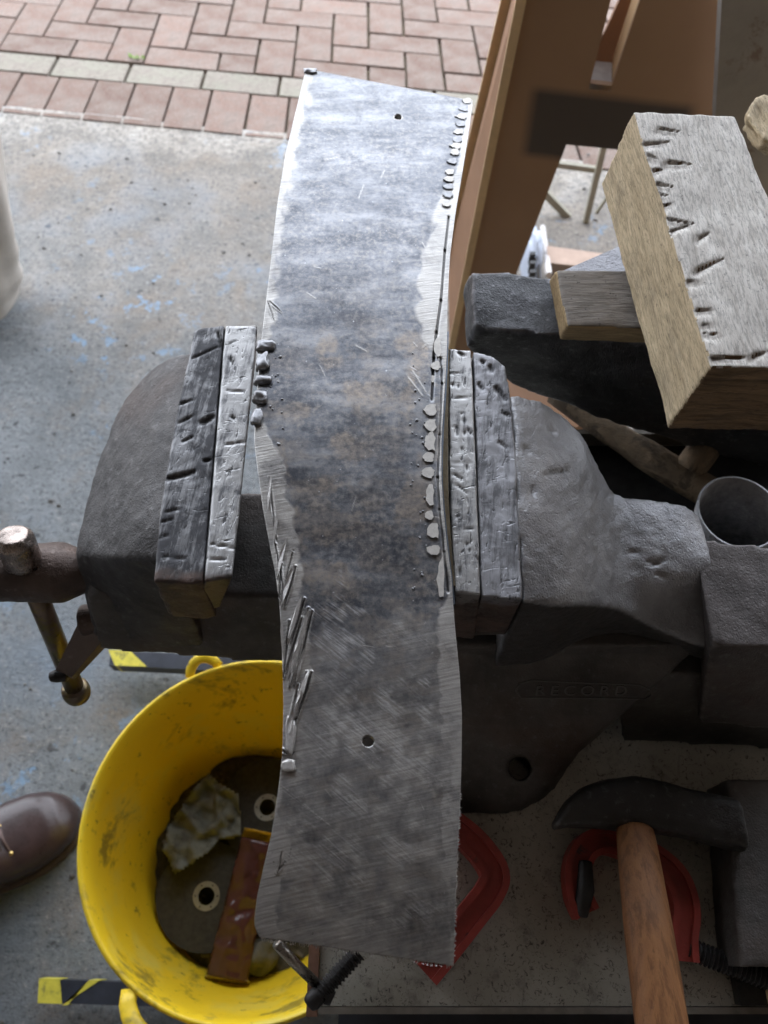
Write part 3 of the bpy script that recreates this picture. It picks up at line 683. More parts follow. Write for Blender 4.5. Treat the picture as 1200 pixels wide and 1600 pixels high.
# ragged burr on the bottom edge
H3 = H.reshape(NR, NCc); Z = Z + H3
rowsco = np.empty((NR, NCc, 3))
u_, v_ = (PX-600)/F, (800-PY)/F
dx_, dy_, dz_ = u_, cs+v_*sn, -sn+v_*cs; tt = (Z-CH)/dz_
rowsco[...,0] = dx_*tt; rowsco[...,1] = dy_*tt; rowsco[...,2] = Z
TH = .0045
top = rowsco.reshape(-1,3); bot = top.copy(); bot[:,2] -= TH
holes = [(575,1158,9.5,9.0),(622,183,5.5,3.8)]
hm = np.zeros(X.size, bool)
# vertices close to a hole's rim are pulled onto the rim, inner ones dropped
for hx, hy, hr1, hr2 in holes:
    q = np.hypot((X-hx)/hr1, (Y-hy)/hr2)
    hm |= q < .86
    sel = (q >= .86) & (q < 1.12)
    nx, ny = hx+(X[sel]-hx)/q[sel], hy+(Y[sel]-hy)/q[sel]
    uz, vz = (nx-600)/F, (800-ny)/F; dzz = -sn+vz*cs; t_ = (top[sel,2]-CH)/dzz
    top[sel,0] = uz*t_; top[sel,1] = (cs+vz*sn)*t_; bot[sel,:2] = top[sel,:2]
    bare_sheen = np.maximum(bare_sheen, np.exp(-((q-1.15)/.16)**2)); groove *= 1
idx = np.arange(NR*NCc).reshape(NR, NCc)
qa = np.stack([idx[:-1,:-1].ravel(), idx[1:,:-1].ravel(), idx[1:,1:].ravel(), idx[:-1,1:].ravel()], 1)
qa = qa[~hm[qa].any(1)]
N = NR*NCc
faces = [qa, qa[:, ::-1]+N]
from collections import Counter
ed = np.concatenate([qa[:, [0,1]], qa[:, [1,2]], qa[:, [2,3]], qa[:, [3,0]]])
key = np.sort(ed, 1); kk = key[:,0].astype(np.int64)*(2*N)+key[:,1]
un, inv, cnt = np.unique(kk, return_inverse=True, return_counts=True)
bd = ed[cnt[inv] == 1]
faces.append(np.stack([bd[:,1], bd[:,0], bd[:,0]+N, bd[:,1]+N], 1))
Fq = np.concatenate(faces)
me = bpy.data.meshes.new('plate')
me.from_pydata(np.concatenate([top, bot]).tolist(), [], Fq.tolist())
for nm, arr in (('bare_sheen',bare_sheen),('hatch',hatch),('dark',darka),('brown',brown),('groove',groove)):
    me.attributes.new(nm, 'FLOAT', 'POINT').data.foreach_set('value', np.concatenate([arr,arr]).astype(np.float32))
uvl = me.uv_layers.new(name='UVMap')
li = np.empty(len(me.loops), int); me.loops.foreach_get('vertex_index', li)
pos = np.concatenate([top, bot])[li]
uvl.data.foreach_set('uv', np.stack([pos[:,0], pos[:,1]], 1).ravel().astype(np.float32))
link('sheet', me, M_plate, plate, True)
def zplate(px, py): 
    t = (py-107-(px-400)/300*45)/1357; i = int(np.clip(t,0,1)*(NR-1)); l, r = PX[i,0], PX[i,-1]; j = int(np.clip((px-l)/(r-l),0,1)*(NCc-1))
    return float(Z[i,j])
# narrow strip standing on edge along the right side
sp = curve([G(x, y, .853) for x, y in ((697,520),(696,560),(693,620),(689,680),(687.5,747),(691,800),(697,860),(704,920),(706,945))], 40)
link('edge_strip', bm_mesh(bevel(loft([[p+Vector((-.0012,0,.0012)), p+Vector((.0016,0,.0012)), p+Vector((.0022,0,-.03)), p+Vector((-.0012,0,-.03))] for p in sp]), .0003, 1)), M_strip, plate)
sp2 = curve([G(x, y, .846) for x, y in ((699,545),(698,620),(697,680),(697,747),(699,800),(703,860),(708,915))], 30)
link('side_web', bm_mesh(loft([[p+Vector((-.0025,0,0)), p+Vector((.0012,0,0)), p+Vector((.0012,0,-.04)), p+Vector((-.0025,0,-.04))] for p in sp2])), simple('oily_web_steel', (.12,.095,.06), .4, .7, .3, 90, .3), plate)
def bead(px, py, w, h, m, tall=.7, sq=0):
    z = zplate(px, py); c = G(px, py, z); d_ = (c-Vector((0,0,CH))).length
    bm = bmesh.new(); bmesh.ops.create_icosphere(bm, subdivisions=3, radius=1)
    sx, sy = w*.5/F*d_*1.2, h*.5/F*d_*1.2; seed = Vector((px,py,0))
    for v in bm.verts:
        p = v.co.copy(); r = 1.06+.45*noise.noise(p*1.3+seed)+.18*noise.noise(p*3.2+seed)
        q = Vector((math.copysign(abs(p.x)**(.75), p.x), math.copysign(abs(p.y)**.8, p.y), p.z))
        if q.z > .45: q.z = .45 + (q.z-.45)*.35
        v.co = c + Vector((q.x*sx*r, q.y*sy*r, q.z*min(sx,sy)*tall*r + .0003))
    link('weld_bead', bm_mesh(bm), m, plate, True)
def flat_bead(px, py, w, h, m, th=.0011, point=True):
    z = zplate(px, py)+.0002; n = 22; top, bot_ = [], []
    for k in range(n):
        a = 2*math.pi*k/n; ca, sa = math.cos(a), math.sin(a)
        rx = w*.56*(1+.45*noise.noise(Vector((px, k*.5, 1)))); ry = h*.54*(1+.40*noise.noise(Vector((py, k*.5, 4))))
        if ca < 0 and point: x, y = -rx*abs(ca)**1.0, ry*math.copysign(abs(sa)**1.35, sa)
        else: x, y = rx*math.copysign(abs(ca)**.35, ca)*.8, ry*math.copysign(abs(sa)**.75, sa)
        jig = 1+.08*noise.noise(Vector((px*.7, py*.3, k*.9)))
        top.append(G(px+x*jig, py+y*jig, z+th)); bot_.append(G(px+x*jig, py+y*jig, z-.001))
    link('weld_bead', bm_mesh(bevel(loft([top, bot_]), .0003, 1)), m, plate)
def flake(x0, y0, x1, y1, w, m, th=.0018):
    L = math.hypot(x1-x0, y1-y0); dx, dy = (x1-x0)/L, (y1-y0)/L; T, B = [], []
    prof = [(0,0),(.12,.55),(.35,1),(.6,.9),(.85,.5),(1,0)]
    side = [(t, h) for t, h in prof] + [(t, -h*.5) for t, h in prof[-2:0:-1]]
    for t, h in side:
        px, py = x0+dx*L*t - dy*w*.5*h, y0+dy*L*t + dx*w*.5*h; z = zplate(px, py)
        T.append(G(px, py, z+th*(1.2-t))); B.append(G(px, py, z-.001))
    link('gouged_flake', bm_mesh(bevel(loft([T, B]), .0002, 1)), m, plate)
for q in [(484,948,452,1072,11),(472,930,448,1010,10),(466,1000,449,1062,9),(483,1046,458,1128,11),(470,1078,450,1150,10),(460,880,438,952,9),(448,840,432,905,8),(458,1108,447,1170,12),(476,1012,462,1070,7),(440,962,443,1030,6),(424,742,418,800,6),(434,800,428,850,6)]: flake(*q, M_bead)
for b in [(684,542,11,28),(681,571,14,12),(677,592,20,10),(673,640,18,17),(673,664,17,17),(672,690,16,26),(670,714,18,14),(669,738,19,15),(672,773,12,32),(671,805,13,13),(677,829,18,22),(678,859,20,14),(689,905,11,54)]: flat_bead(*b, M_beadf)
for b in [(415,543,22,14),(410,568,16,24),(410,595,19,14),(407,622,20,16),(402,652,14,26)]: bead(*b, M_beadd, 1.3)
for x, y in [(731,157),(726,169),(723,181),(721,193),(718,205),(716,217),(714,227),(712,237),(708,251),(704,268),(703,279),(702,291),(701,303),(699,318)]: flat_bead(x-1, y, rng.uniform(13,16), rng.uniform(7,9.5), M_beadd if rng.random() < .3 else M_beadf, .0012)
bead(485,113,15,9, M_beadd, 1); bead(454,1148,12,42, M_bead, .4); bead(452,1197,17,14, M_bead, .7); bead(460,1110,10,20,M_bead,.4)
# spatter dots by the welds
for k in range(46):
    sx, sy = (rng.uniform(640,668), rng.uniform(540,960)) if k % 3 else (rng.uniform(420,445), rng.uniform(530,700))
    r = rng.uniform(1.6, 3.2); bead(sx, sy, r, r, M_beadd, 1)
# burr whiskers on the cut bottom edge
bm = bmesh.new()
for k in range(150):
    t = rng.random(); p = Vector(rowsco[-1, int(t*(NCc-1))]) + Vector((0,0,-.001)); q = p + Vector((rng.uniform(-.0006,.0006), -rng.uniform(.0004,.0017), rng.uniform(-.001,.001)))
    w = Vector((.0003,0,0)); bm.faces.new([bm.verts.new(v) for v in (p-w, p+w, q+w*.2, q-w*.2)])
for k in range(110):
    i = int((.80+.19*rng.random())*NR); p = Vector(rowsco[i,-1]); q = p + Vector((rng.uniform(.0003,.001), rng.uniform(-.0005,.0005), rng.uniform(-.001,.001)))
    w = Vector((0,.0003,0)); bm.faces.new([bm.verts.new(v) for v in (p-w, p+w, q+w*.2, q-w*.2)])
tag(link('burr', bm_mesh(bm), M_bead, plate), kind='stuff')

# ------------------------------------------------------------------ bucket and what lies in it
bucket = thing('bucket', 'round yellow plastic tub standing on the floor with scrap inside', 'tub')
def brow(z, cx, cy, r, seg=72): return [Vector((cx+r*math.cos(2*math.pi*k/seg), cy+r*math.sin(2*math.pi*k/seg), z)) for k in range(seg)]
prof = [(.305,-.149,.103,.190),(.302,-.149,.103,.187),(.27,-.152,.100,.181),(.22,-.157,.095,.170),(.17,-.163,.089,.156),(.13,-.168,.084,.141),(.10,-.172,.080,.128),(.06,-.174,.078,.120),(.012,-.175,.077,.112)]
outer = [(.012-.008,-.175,.077,.118),(.06,-.174,.078,.126),(.13,-.168,.084,.146),(.22,-.157,.095,.175),(.285,-.150,.102,.187),(.295,-.149,.103,.1925),(.303,-.149,.103,.193)]
loops = [brow(*p) for p in prof][::-1] + [brow(*p) for p in outer[::-1]]
loops = [brow(*p) for p in reversed(prof)] + [brow(*p) for p in reversed(outer)]
link('tub_body', bm_mesh(loft(loops)), M_yellow, bucket, True)
def tub_handle(ang, span, out, name='handle', r=.008):
    cx, cy = -.149, .103; pts = []
    for k in range(13):
        t = k/12; a = R(ang) + (t-.5)*R(span); rr = .194 + out*math.sin(math.pi*t)**.6
        pts.append(Vector((cx+rr*math.cos(a), cy+rr*math.sin(a), .299 + .012*math.sin(math.pi*t))))
    link(name, bm_mesh(tube(pts, r, 12, (1.0,.5))), M_yellow, bucket, True)
tub_handle(112, 11, .013, 'lug', .006)
tub_handle(247, 26, .022, 'handle', .009)
# rubbish heap
bm = bmesh.new(); ring = []
for j in range(28):
    r = .138*j/27; row = []
    for k in range(64):
        a = 2*math.pi*k/64; p = Vector((-.170+r*math.cos(a), .082+r*math.sin(a), 0))
        p.z = .112 + .014*noise.noise(p*22) + .006*noise.noise(p*80)
        row.append(bm.verts.new(p))
    ring.append(row)
for j in range(27):
    for k in range(64): bm.faces.new((ring[j][k], ring[j][(k+1)%64], ring[j+1][(k+1)%64], ring[j+1][k]))
M_swarf = simple('swarf', (.075,.065,.045), .8, .1, .6, 120, .9, .003)
tag(link('scrap_dust', bm_mesh(bm), M_swarf, None, True), kind='stuff', label='dark swarf and dust filling the bottom of the yellow tub')
bm = bmesh.new()
for k in range(420):
    a, r = rng.uniform(0, 6.28), .128*math.sqrt(rng.random()); p = Vector((-.170+r*math.cos(a), .082+r*math.sin(a), .115)); s = rng.uniform(.0015, .006)
    q = bmesh.ops.create_cube(bm, size=s, matrix=Matrix.Translation(p) @ Matrix.Rotation(rng.uniform(0,3), 4, Vector(rng.normal(size=3)).normalized()) @ Matrix.Diagonal((rng.uniform(.6,2.4),1,.5,1)))
tag(link('metal_chips', bm_mesh(bm), simple('chips', (.13,.115,.09), .5, .5, .6, 60, .2)), kind='stuff', label='small dark metal chips at the bottom of the tub')
M_disc = simple('abrasive_disc', (.04,.037,.03), .85, 0, .35, 160, .8, .001)
M_ring = simple('disc_ring', (.30,.28,.22), .45, .5, .2, 60, .2)
for (px, py, z, lb) in ((323,1400,.135,'worn black cutting disc in the middle of the tub floor'),(418,1262,.142,'black cutting disc partly hidden behind the steel plate')):
    t = thing('cutting_disc', lb, 'cutting disc', 'cutting discs thrown in the tub')
    c = G(px, py, z)
    def ann(r0, r1, z0, z1, seg=48):
        return loft([[c+Vector((r*math.cos(2*math.pi*k/seg), r*math.sin(2*math.pi*k/seg), zz)) for k in range(seg)] for r, zz in ((r0,z0),(r0,z1),(r1,z1),(r1,z0),(r0,z0))], cap=False)
    tilt = Matrix.Translation(c) @ Matrix.Rotation(R(4 if px<400 else -5), 4, 'X') @ Matrix.Translation(-c)
    for nm, args, m in (('disc', (.011,.064,-.0015,.0015), M_disc), ('centre_ring', (.0105,.0172,.0017,.0026), M_ring)):
        b_ = ann(*args); bmesh.ops.transform(b_, matrix=tilt, verts=b_.verts); ro = link(nm, bm_mesh(b_), m, t)
    b_ = bmesh.new()
    for k in range(6):
        a = k*math.pi/3
        bmesh.ops.create_cone(b_, cap_ends=True, segments=8, radius1=.0012, radius2=.0012, depth=.0006, matrix=Matrix.Translation(c+Vector((.014*math.cos(a), .014*math.sin(a), .003))))
    bmesh.ops.transform(b_, matrix=tilt, verts=b_.verts); link('ring_stamp', bm_mesh(b_), M_swarf, ro)
# crumpled cloth
outl = [(252,1330),(262,1290),(300,1232),(325,1205),(345,1222),(374,1240),(378,1310),(345,1312),(325,1335),(305,1348),(272,1370),(262,1345)]
cl = bmesh.new(); n = 44
def inpoly(x, y, P):
    r = False; j = len(P)-1
    for i in range(len(P)):
        if (P[i][1] > y) != (P[j][1] > y) and x < (P[j][0]-P[i][0])*(y-P[i][1])/(P[j][1]-P[i][1])+P[i][0]: r = not r
        j = i
    return r
def fold(x, y):
    q = Vector((x*.018, y*.018, 0)); a = noise.noise(q*1.3); b = noise.noise(q*3+Vector((5,0,0)))
    c_ = noise.noise(q*2.1+Vector((9,4,0)))
    return .034*(1-abs(a))**2*.6 + .018*abs(c_) + .007*abs(b) + .002*abs(noise.noise(q*9))
vs = {}
for i in range(n+1):
    for j in range(n+1):
        x, y = 240+142*i/n, 1200+174*j/n
        if inpoly(x, y, outl): vs[i,j] = cl.verts.new(G(x, y, .142+fold(x, y)))
for (i,j) in list(vs):
    if (i+1,j) in vs and (i,j+1) in vs and (i+1,j+1) in vs: cl.faces.new((vs[i,j],vs[i+1,j],vs[i+1,j+1],vs[i,j+1]))
o = link('crumpled_rag', bm_mesh(cl), simple('grimy_cloth', (.15,.15,.115), .85, 0, .3, 40, .5, .002, None, ((.07,.065,.05), .52, .7)), None, True)
sd_ = o.modifiers.new('s', 'SOLIDIFY'); sd_.thickness = .0012
tag(o, 'crumpled grimy grey rag lying against the wall of the yellow tub', 'rag')
# wrapper
wr_ = thing('snack_wrapper', 'shiny brown wrapper with gold ends lying across the scrap in the tub', 'wrapper')
def wrap(p0, p1, w0, w1, m, nm, nl=40, nw=14, amp=.007, thick=.008, z=.168):
    bm = bmesh.new(); grid = []
    a, b = Vector(p0), Vector(p1); dr_ = (b-a).normalized(); pr = Vector((-dr_.y, dr_.x))
    for i in range(nl+1):
        t = i/nl; c = a.lerp(b, t); w = w0+(w1-w0)*t; row = []
        for j in range(nw+1):
            s = j/nw*2-1; q = c + pr*(s*w*.5)
            cr = amp*noise.noise(Vector((t*9, s*1.6, 3)))*(.35+math.sin(math.pi*min(1,t*1.05))) + .0025*noise.noise(Vector((t*26, s*5, 1)))
            row.append(bm.verts.new(G(q.x, q.y, z + thick*(1-s*s) + cr - .02*t)))
        grid.append(row)
    for i in range(nl):
        for j in range(nw): bm.faces.new((grid[i][j],grid[i][j+1],grid[i+1][j+1],grid[i+1][j]))
    o = link(nm, bm_mesh(bm), m, wr_, True); s = o.modifiers.new('s','SOLIDIFY'); s.thickness = .0008; s.offset = -1
    return o
mw = Mat('glossy_brown_film'); n_ = mw.noise(mw.co(), 30, 3, .5)
M_film = mw.out(mw.mix(mw.ramp(n_, (.3,0),(.7,1)), (.05,.018,.014), (.075,.028,.024)), .2, 0, mw.bump(n_, .5, .006), .45)
M_gold = simple('gold_film', (.55,.36,.05), .3, .3, .2, 40, .2)
wrap((402,1312),(354,1530), 50, 66, M_film, 'film')
wrap((404,1298),(401,1313), 46, 49, M_gold, 'gold_band', 4, 8, .002, .008, .169)
wrap((355,1529),(354,1537), 70, 72, simple('crimped_end', (.33,.26,.10), .45, .2, .3, 200, .5), 'crimped_end', 4, 36, .003, .004, .148)
# lump of stone
st_ = bmesh.new(); bmesh.ops.create_icosphere(st_, subdivisions=4, radius=.02); c = G(405,1495,.13)
for v in st_.verts: v.co = v.co*(1+.5*noise.noise(v.co*50)) + c
tag(link('grinding_stone_lump', bm_mesh(st_), simple('stone', (.10,.095,.08), .9, 0, .3, 60, .8, .003)), 'rough grey lump of stone beside the brown wrapper in the tub', 'stone')

# ------------------------------------------------------------------ shoe and trouser leg
M_leather = simple('brown_leather', (.045,.026,.024), .32, 0, .35, 30, .25, .0015, .6)
M_sole = simple('shoe_sole', (.06,.04,.032), .65, 0, .3, 60, .4)
person = thing('person', 'person of whom only a dark brown leather lace-up shoe shows', 'person')
toe, heel = G(126,1262,.0), G(-165,1452,.0); ax = (heel-toe); LEN = .30; ax.normalize(); sd2 = Vector((ax.y, -ax.x, 0))
prof_w = [(0,.0),(.012,.016),(.035,.028),(.08,.040),(.16,.0495),(.26,.054),(.36,.0525),(.48,.045),(.6,.039),(.72,.036),(.84,.036),(.93,.031),(.98,.018),(1,.0)]
prof_h = [(0,.018),(.02,.036),(.06,.050),(.12,.058),(.2,.062),(.3,.068),(.42,.086),(.52,.104),(.62,.118),(.75,.125),(.9,.125),(.97,.115),(1,.09)]
def shoe(h0, hf, wscale, m, nm, par, n=60, seg=28, cap=.0):
    loops = []
    for i in range(n+1):
        t = .002+.996*(i/n)**1.2 if i < n else .998; w = np.interp(t, *zip(*prof_w))*wscale+.0006; hh = hf(t)
        c = toe + ax*(t*LEN) + sd2*(.010*math.sin(t*3.0)-.004); l = []
        for k in range(seg):
            a = 2*math.pi*k/seg; ca, sa = math.cos(a), math.sin(a)
            e = .62 if sa > 0 else .3
            x = math.copysign(abs(ca)**e, ca)*w*(1-.12*max(sa,0)); z = h0 + (hh-h0)*(.5+.5*math.copysign(abs(sa)**(.9 if sa>0 else .35), sa))
            l.append(c + sd2*x + Vector((0,0,z)))
        loops.append(l)
    return link(nm, bm_mesh(loft(loops)), m, par, True)
up_ = shoe(.012, lambda t: float(np.interp(t, *zip(*prof_h))), 1., M_leather, 'upper', person)
so_ = shoe(.0, lambda t: .016, 1.09, M_sole, 'sole', person)
M_lace = simple('lace', (.10,.06,.05), .6, 0, .2, 200, .3)
for t in (.30,.37,.44,.52):
    hz = float(np.interp(t, *zip(*prof_h))); c = toe+ax*(t*LEN)+Vector((0,0,hz+.002))
    link('lace', bm_mesh(tube(curve([c-sd2*.020-Vector((0,0,.006)), c+Vector((0,0,.003)), c+sd2*.020-Vector((0,0,.006))], 9), .0022, 8)), M_lace, up_, True)
    for s in (-1, 1):
        link('eyelet', bm_mesh(lathe([(-.002,.0035),(.002,.0032)], c+sd2*.021*s-Vector((0,0,.005)), (0,0,1), 12)), simple('brass', (.6,.42,.16), .3, 1), up_, True)
# welt line across the vamp
for t, s in ((.30, 1),):
    hz = float(np.interp(t, *zip(*prof_h)))
    pts = [toe+ax*((.42-.10*(1-q*q))*LEN)+sd2*(.046*q)+Vector((0,0,.018+.055*(1-abs(q)**2.4))) for q in [float(z_) for z_ in np.linspace(-1,1,17)]]
    link('seam', bm_mesh(tube(pts, .0013, 6)), M_sole, up_, True)
ank = toe+ax*(.76*LEN)
link('trouser_leg', bm_mesh(tube([ank+Vector((0,0,.075)), ank+Vector((-.005,-.005,.2)), ank+Vector((-.02,-.03,.45)), ank+Vector((-.03,-.05,.7))], [.068,.07,.078,.09], 24)), simple('dark_trousers', (.05,.05,.065), .85, 0, .2, 60, .5, .002), person, True)
# pale trouser leg at the left edge
p2 = thing('person', 'person at the left edge of whom only a pale grey trouser hem shows', 'person')
hemr = G(30,455,.06); cx = hemr.x-.075; cy = hemr.y+.01
loops = []
for i in range(60):
    z = .035 + .75*(i/59)**1.4; off = .29*(z-.06); l = []
    for k in range(48):
        a = 2*math.pi*k/48; r = .074 + .012*z + .004*math.sin(3*a+z*9) + .0035*math.sin(7*a+z*14)*min(1,z*6) + .006*math.sin(z*95 + 1.5*math.sin(a*2))*math.exp(-z*9)
        if i < 2: r -= .006
        l.append(Vector((cx+off+r*math.cos(a), cy + .02*z + r*1.1*math.sin(a), z + .006*math.sin(2*a+1))))
    loops.append(l)
link('trouser_leg', bm_mesh(loft(loops)), simple('pale_cotton', (.48,.445,.40), .9, 0, .07, 30, .5, .002), p2, True)

# ------------------------------------------------------------------ anvil, blocks, boards at the right
anvil = thing('anvil', 'dark pitted iron anvil behind the right jaw with timber resting on it', 'anvil')
secs = [((737,422,.80),(742,514,.80),(728,546,.772),(724,440,.772)),
        ((760,424,.801),(765,516,.801),(764,575,.735),(764,500,.735)),
        ((800,427,.80),(806,519,.80),(800,602,.71),(800,520,.71)),
        ((930,435,.80),(935,530,.80),(935,652,.67),(935,560,.67)),
        ((1070,445,.80),(1075,545,.80),(1070,696,.655),(1070,580,.655)),
        ((1300,455,.80),(1310,560,.80),(1310,760,.64),(1310,600,.64))]
link('anvil_body', worn(loft([[G(*p) for p in s] for s in secs]), .004, 2, lambda co, no: .003*fbm(co, 40, 3)), M_anvil, anvil, True)
link('stump', bm_mesh(tube([(.62,.42,0),(.62,.42,.638)], .17, 32)), M_timber, anvil, True)
link('heel_cheek', bm_mesh(bevel(box8([G(*p,.80) for p in ((868,428),(965,386),(1100,386),(1100,430))],[G(*p,.74) for p in ((868,440),(965,400),(1100,400),(1100,445))]), .001)), M_anvil, anvil)
sblk = thing('small_wood_block', 'small grey softwood block lying on the anvil under the big timber', 'wood block')
Tp = [G(*p, .847) for p in ((886,510),(1040,515),(1040,424),(868,422))]
Bt = [G(*p, .804) for p in ((875,531),(1035,537),(1035,450),(858,437))]
b_ = bevel(box8(Tp, Bt), .0015); me = worn(b_, .0018, 1, lambda co, no: .0008*fbm(co, 80, 3))
so = link('block', me, M_smallw, sblk, True); me.materials.append(M_smallw_side)
for p in me.polygons:
    if p.normal.z < .6: p.material_index = 1
big = thing('timber_block', 'big weathered timber offcut with saw cuts and chisel marks on its pale top', 'timber')
CUTS = [((1003,225),(1045,222),3.2),((1032,200),(1063,206),2),((1045,252),(1080,256),3),((1028,285),(1052,292),2.4),((1030,300),(1048,305),2.2),((1040,340),(1085,350),2.2),((1045,362),(1078,350),2.4),((1093,372),(1110,364),3),((1090,422),(1130,406),3.4),
        ((1075,440),(1100,440),2),((1088,484),(1118,484),1.6),((1098,508),(1120,508),1.8),((1100,520),(1130,524),1.6),((1112,560),(1165,558),3),((1178,556),(1200,548),3),((1020,265),(1042,262),2.5),((1030,320),(1055,316),2),((1008,240),(1030,250),2)]
def disp_t(co, no):
    X, Y = project(co); up = np.clip(no[:,2]*2-.8, 0, 1)
    st_ = co.copy(); st_[:,1] *= .15
    dd = .0011*fbm(st_, 160, 2) + .0018*fbm(co, 35, 2)
    for a, b, w in CUTS:
        s2, t2 = seg_dist(X, Y, (a[0]-4,a[1]+6), (b[0]-8,b[1]+5)); dd = dd - up*.0016*np.exp(-(s2/5.5)**2)*(1-.5*t2)
        s, t = seg_dist(X, Y, a, b); dd = dd - up*.0018*np.exp(-(s/(w*.6*(1.2-t)))**2)
    return dd
TT = [G(*p, .93) for p in ((1113,572),(1290,580),(1240,400),(1147,182),(989,174))]
TB = [G(*p, .856) for p in ((1045,668),(1215,674),(1170,500),(1090,290),(938,287))]
bb = worn(box8(TT, TB), .0011, 1, disp_t)
n = len(bb.vertices); co = np.empty(n*3); bb.vertices.foreach_get('co', co); co = co.reshape(-1,3); Xp, Yp = project(co); k = np.zeros(n)
for a, b, w in CUTS:
    s, t = seg_dist(Xp, Yp, a, b); k = np.maximum(k, np.exp(-(s/(w*.42*(1.2-t)))**2)*(1-.5*t)*.9)
k *= (co[:,2] > .915); bb.attributes.new('cut','FLOAT','POINT').data.foreach_set('value', k.astype(np.float32))
bo = link('timber', bb, M_timber, big, True); bb.materials.append(M_timber_top); bb.materials.append(M_timber_end)
for p in bb.polygons:
    if p.normal.z > .55: p.material_index = 1
    elif p.normal.y < -.6: p.material_index = 2
ob = thing('broken_timber_end', 'splintered end of a second timber at the right edge', 'timber')
me = worn(box8([G(*p,.88) for p in ((1192,222),(1300,240),(1300,140),(1182,150),(1166,182))],[G(*p,.82) for p in ((1182,236),(1300,270),(1300,180),(1180,175),(1162,205))]), .0018, 1, lambda co, no: .006*fbm(co*np.array([1,.3,.3]), 160, 3))
link('timber', me, M_timber, ob, True)

# hardboard panels standing edge-on behind the anvil
PN = -e2.copy()
def panel(nm, outline, hole, p0, n, t, m, parent, edge_m):
    from mathutils.geometry import tessellate_polygon
    O = [GP(x, y, p0, n) for x, y in outline]; Hs = [[GP(x, y, p0, n) for x, y in h] for h in hole]
    allp = O + [q for h in Hs for q in h]; tris = tessellate_polygon([O]+Hs)
    bm = bmesh.new(); back = n.normalized()*(-t)
    f = [bm.verts.new(p) for p in allp]; g = [bm.verts.new(p+back) for p in allp]
    for t3 in tris:
        bm.faces.new([f[i] for i in t3]); bm.faces.new([g[i] for i in reversed(t3)])
    st = 0
    for lp in [O]+Hs:
        for i in range(len(lp)):
            a, b = st+i, st+(i+1) % len(lp); q = bm.faces.new((f[a], f[b], g[b], g[a])); q.material_index = 1
        st += len(lp)
    o = link(nm, bm_mesh(bm), m, parent); o.data.materials.append(edge_m); return o
def rod(nm, A, B, w, d_, n, m, par):
    t = (B-A).normalized(); s_ = t.cross(n).normalized()*w*.5; k = n.normalized()*d_*.5
    return link(nm, bm_mesh(bevel(box8([A-s_+k,A+s_+k,B+s_+k,B-s_+k],[A-s_-k,A+s_-k,B+s_-k,B-s_-k]), .0008)), m, par)
panels = thing('board_stand', 'brown hardboard stand with slotted top and pale sawn edges behind the anvil', 'board stand')
p0 = GP(700, 540, (0,.98,0), (0,-1,0)); DB = .10
p1 = p0 - PN*DB
M_panel = None
mm = Mat('brown_hardboard_sprayed'); cc = mm.co('UV'); sp_ = mm.node('ShaderNodeSeparateXYZ'); mm.put(sp_.inputs[0], cc)
def band(sock, lo, hi, s):
    a = mm.node('ShaderNodeMapRange'); mm.put(a.inputs[0], sock); a.inputs[1].default_value = lo-s; a.inputs[2].default_value = lo+s
    b = mm.node('ShaderNodeMapRange'); mm.put(b.inputs[0], sock); b.inputs[1].default_value = hi+s; b.inputs[2].default_value = hi-s
    return mm.math('MULTIPLY', a.outputs[0], b.outputs[0])
nn_ = mm.math('MULTIPLY', mm.math('SUBTRACT', mm.noise(cc, 60, 4), .5), .012)
msk = mm.math('MULTIPLY', band(mm.math('ADD', sp_.outputs[0], nn_), 0, 1.4, .06), band(mm.math('ADD', sp_.outputs[1], nn_), -.35, 1, .10))
base_c = mm.mix(mm.noise(mm.co(), 10, 3), (.29,.165,.09), (.37,.225,.13))
M_panel = mm.out(mm.mix(mm.math('MULTIPLY', msk, .9), base_c, (.045,.038,.035)), .6)
fb = panel('front_board', [(836,-120),(1160,-120),(1122,100),(1124,420),(1040,420),(1010,238),(885,226),(800,446),(770,560),(706,560),(712,500)], [[(962,-30),(922,130),(956,134),(1010,-30)]], p0, PN, .008, M_panel, panels, M_mdfedge)
# sprayed patch measured on the board: u along its width, v up its height
o00, o10, o01 = GP(822,216,p0,PN), GP(990,236,p0,PN), GP(834,138,p0,PN)
uvx = fb.data.uv_layers.new(name='UVMap'); eu, ev_ = o10-o00, o01-o00
g_uu, g_vv, g_uv = eu.dot(eu), ev_.dot(ev_), eu.dot(ev_)
for lp in fb.data.loops:
    q = fb.data.vertices[lp.vertex_index].co - o00; a_, b_ = q.dot(eu), q.dot(ev_); dt = g_uu*g_vv-g_uv**2
    uvx.data[lp.index].uv = ((a_*g_vv-b_*g_uv)/dt, (b_*g_uu-a_*g_uv)/dt)
panel('back_board', [(829,-120),(1160,-120),(1124,160),(960,180),(850,150),(770,300),(716,395),(706,390),(765,180)], [[(938,68),(958,-20),(977,-20)]], p1, PN, .01, M_mdf, panels, M_mdfedge)
FT, FB_, BT, BB_ = GP(838,-120,p0,PN), GP(702,560,p0,PN), GP(827,-120,p1,PN), GP(700,400,p1,PN)
tk = Vector((.006,0,0)); link('side_board', bm_mesh(box8([FT+tk,FB_+tk,BB_+tk,BT+tk],[FT,FB_,BB_,BT])), M_mdf, panels)
rod('edge_trim', FT+PN*.003, FB_+PN*.003, .012, .010, PN, M_mdfedge, panels)
rod('edge_trim', BT-Vector((.006,0,0)), BB_-Vector((.006,0,0)), .013, .010, PN, M_mdfedge, panels)
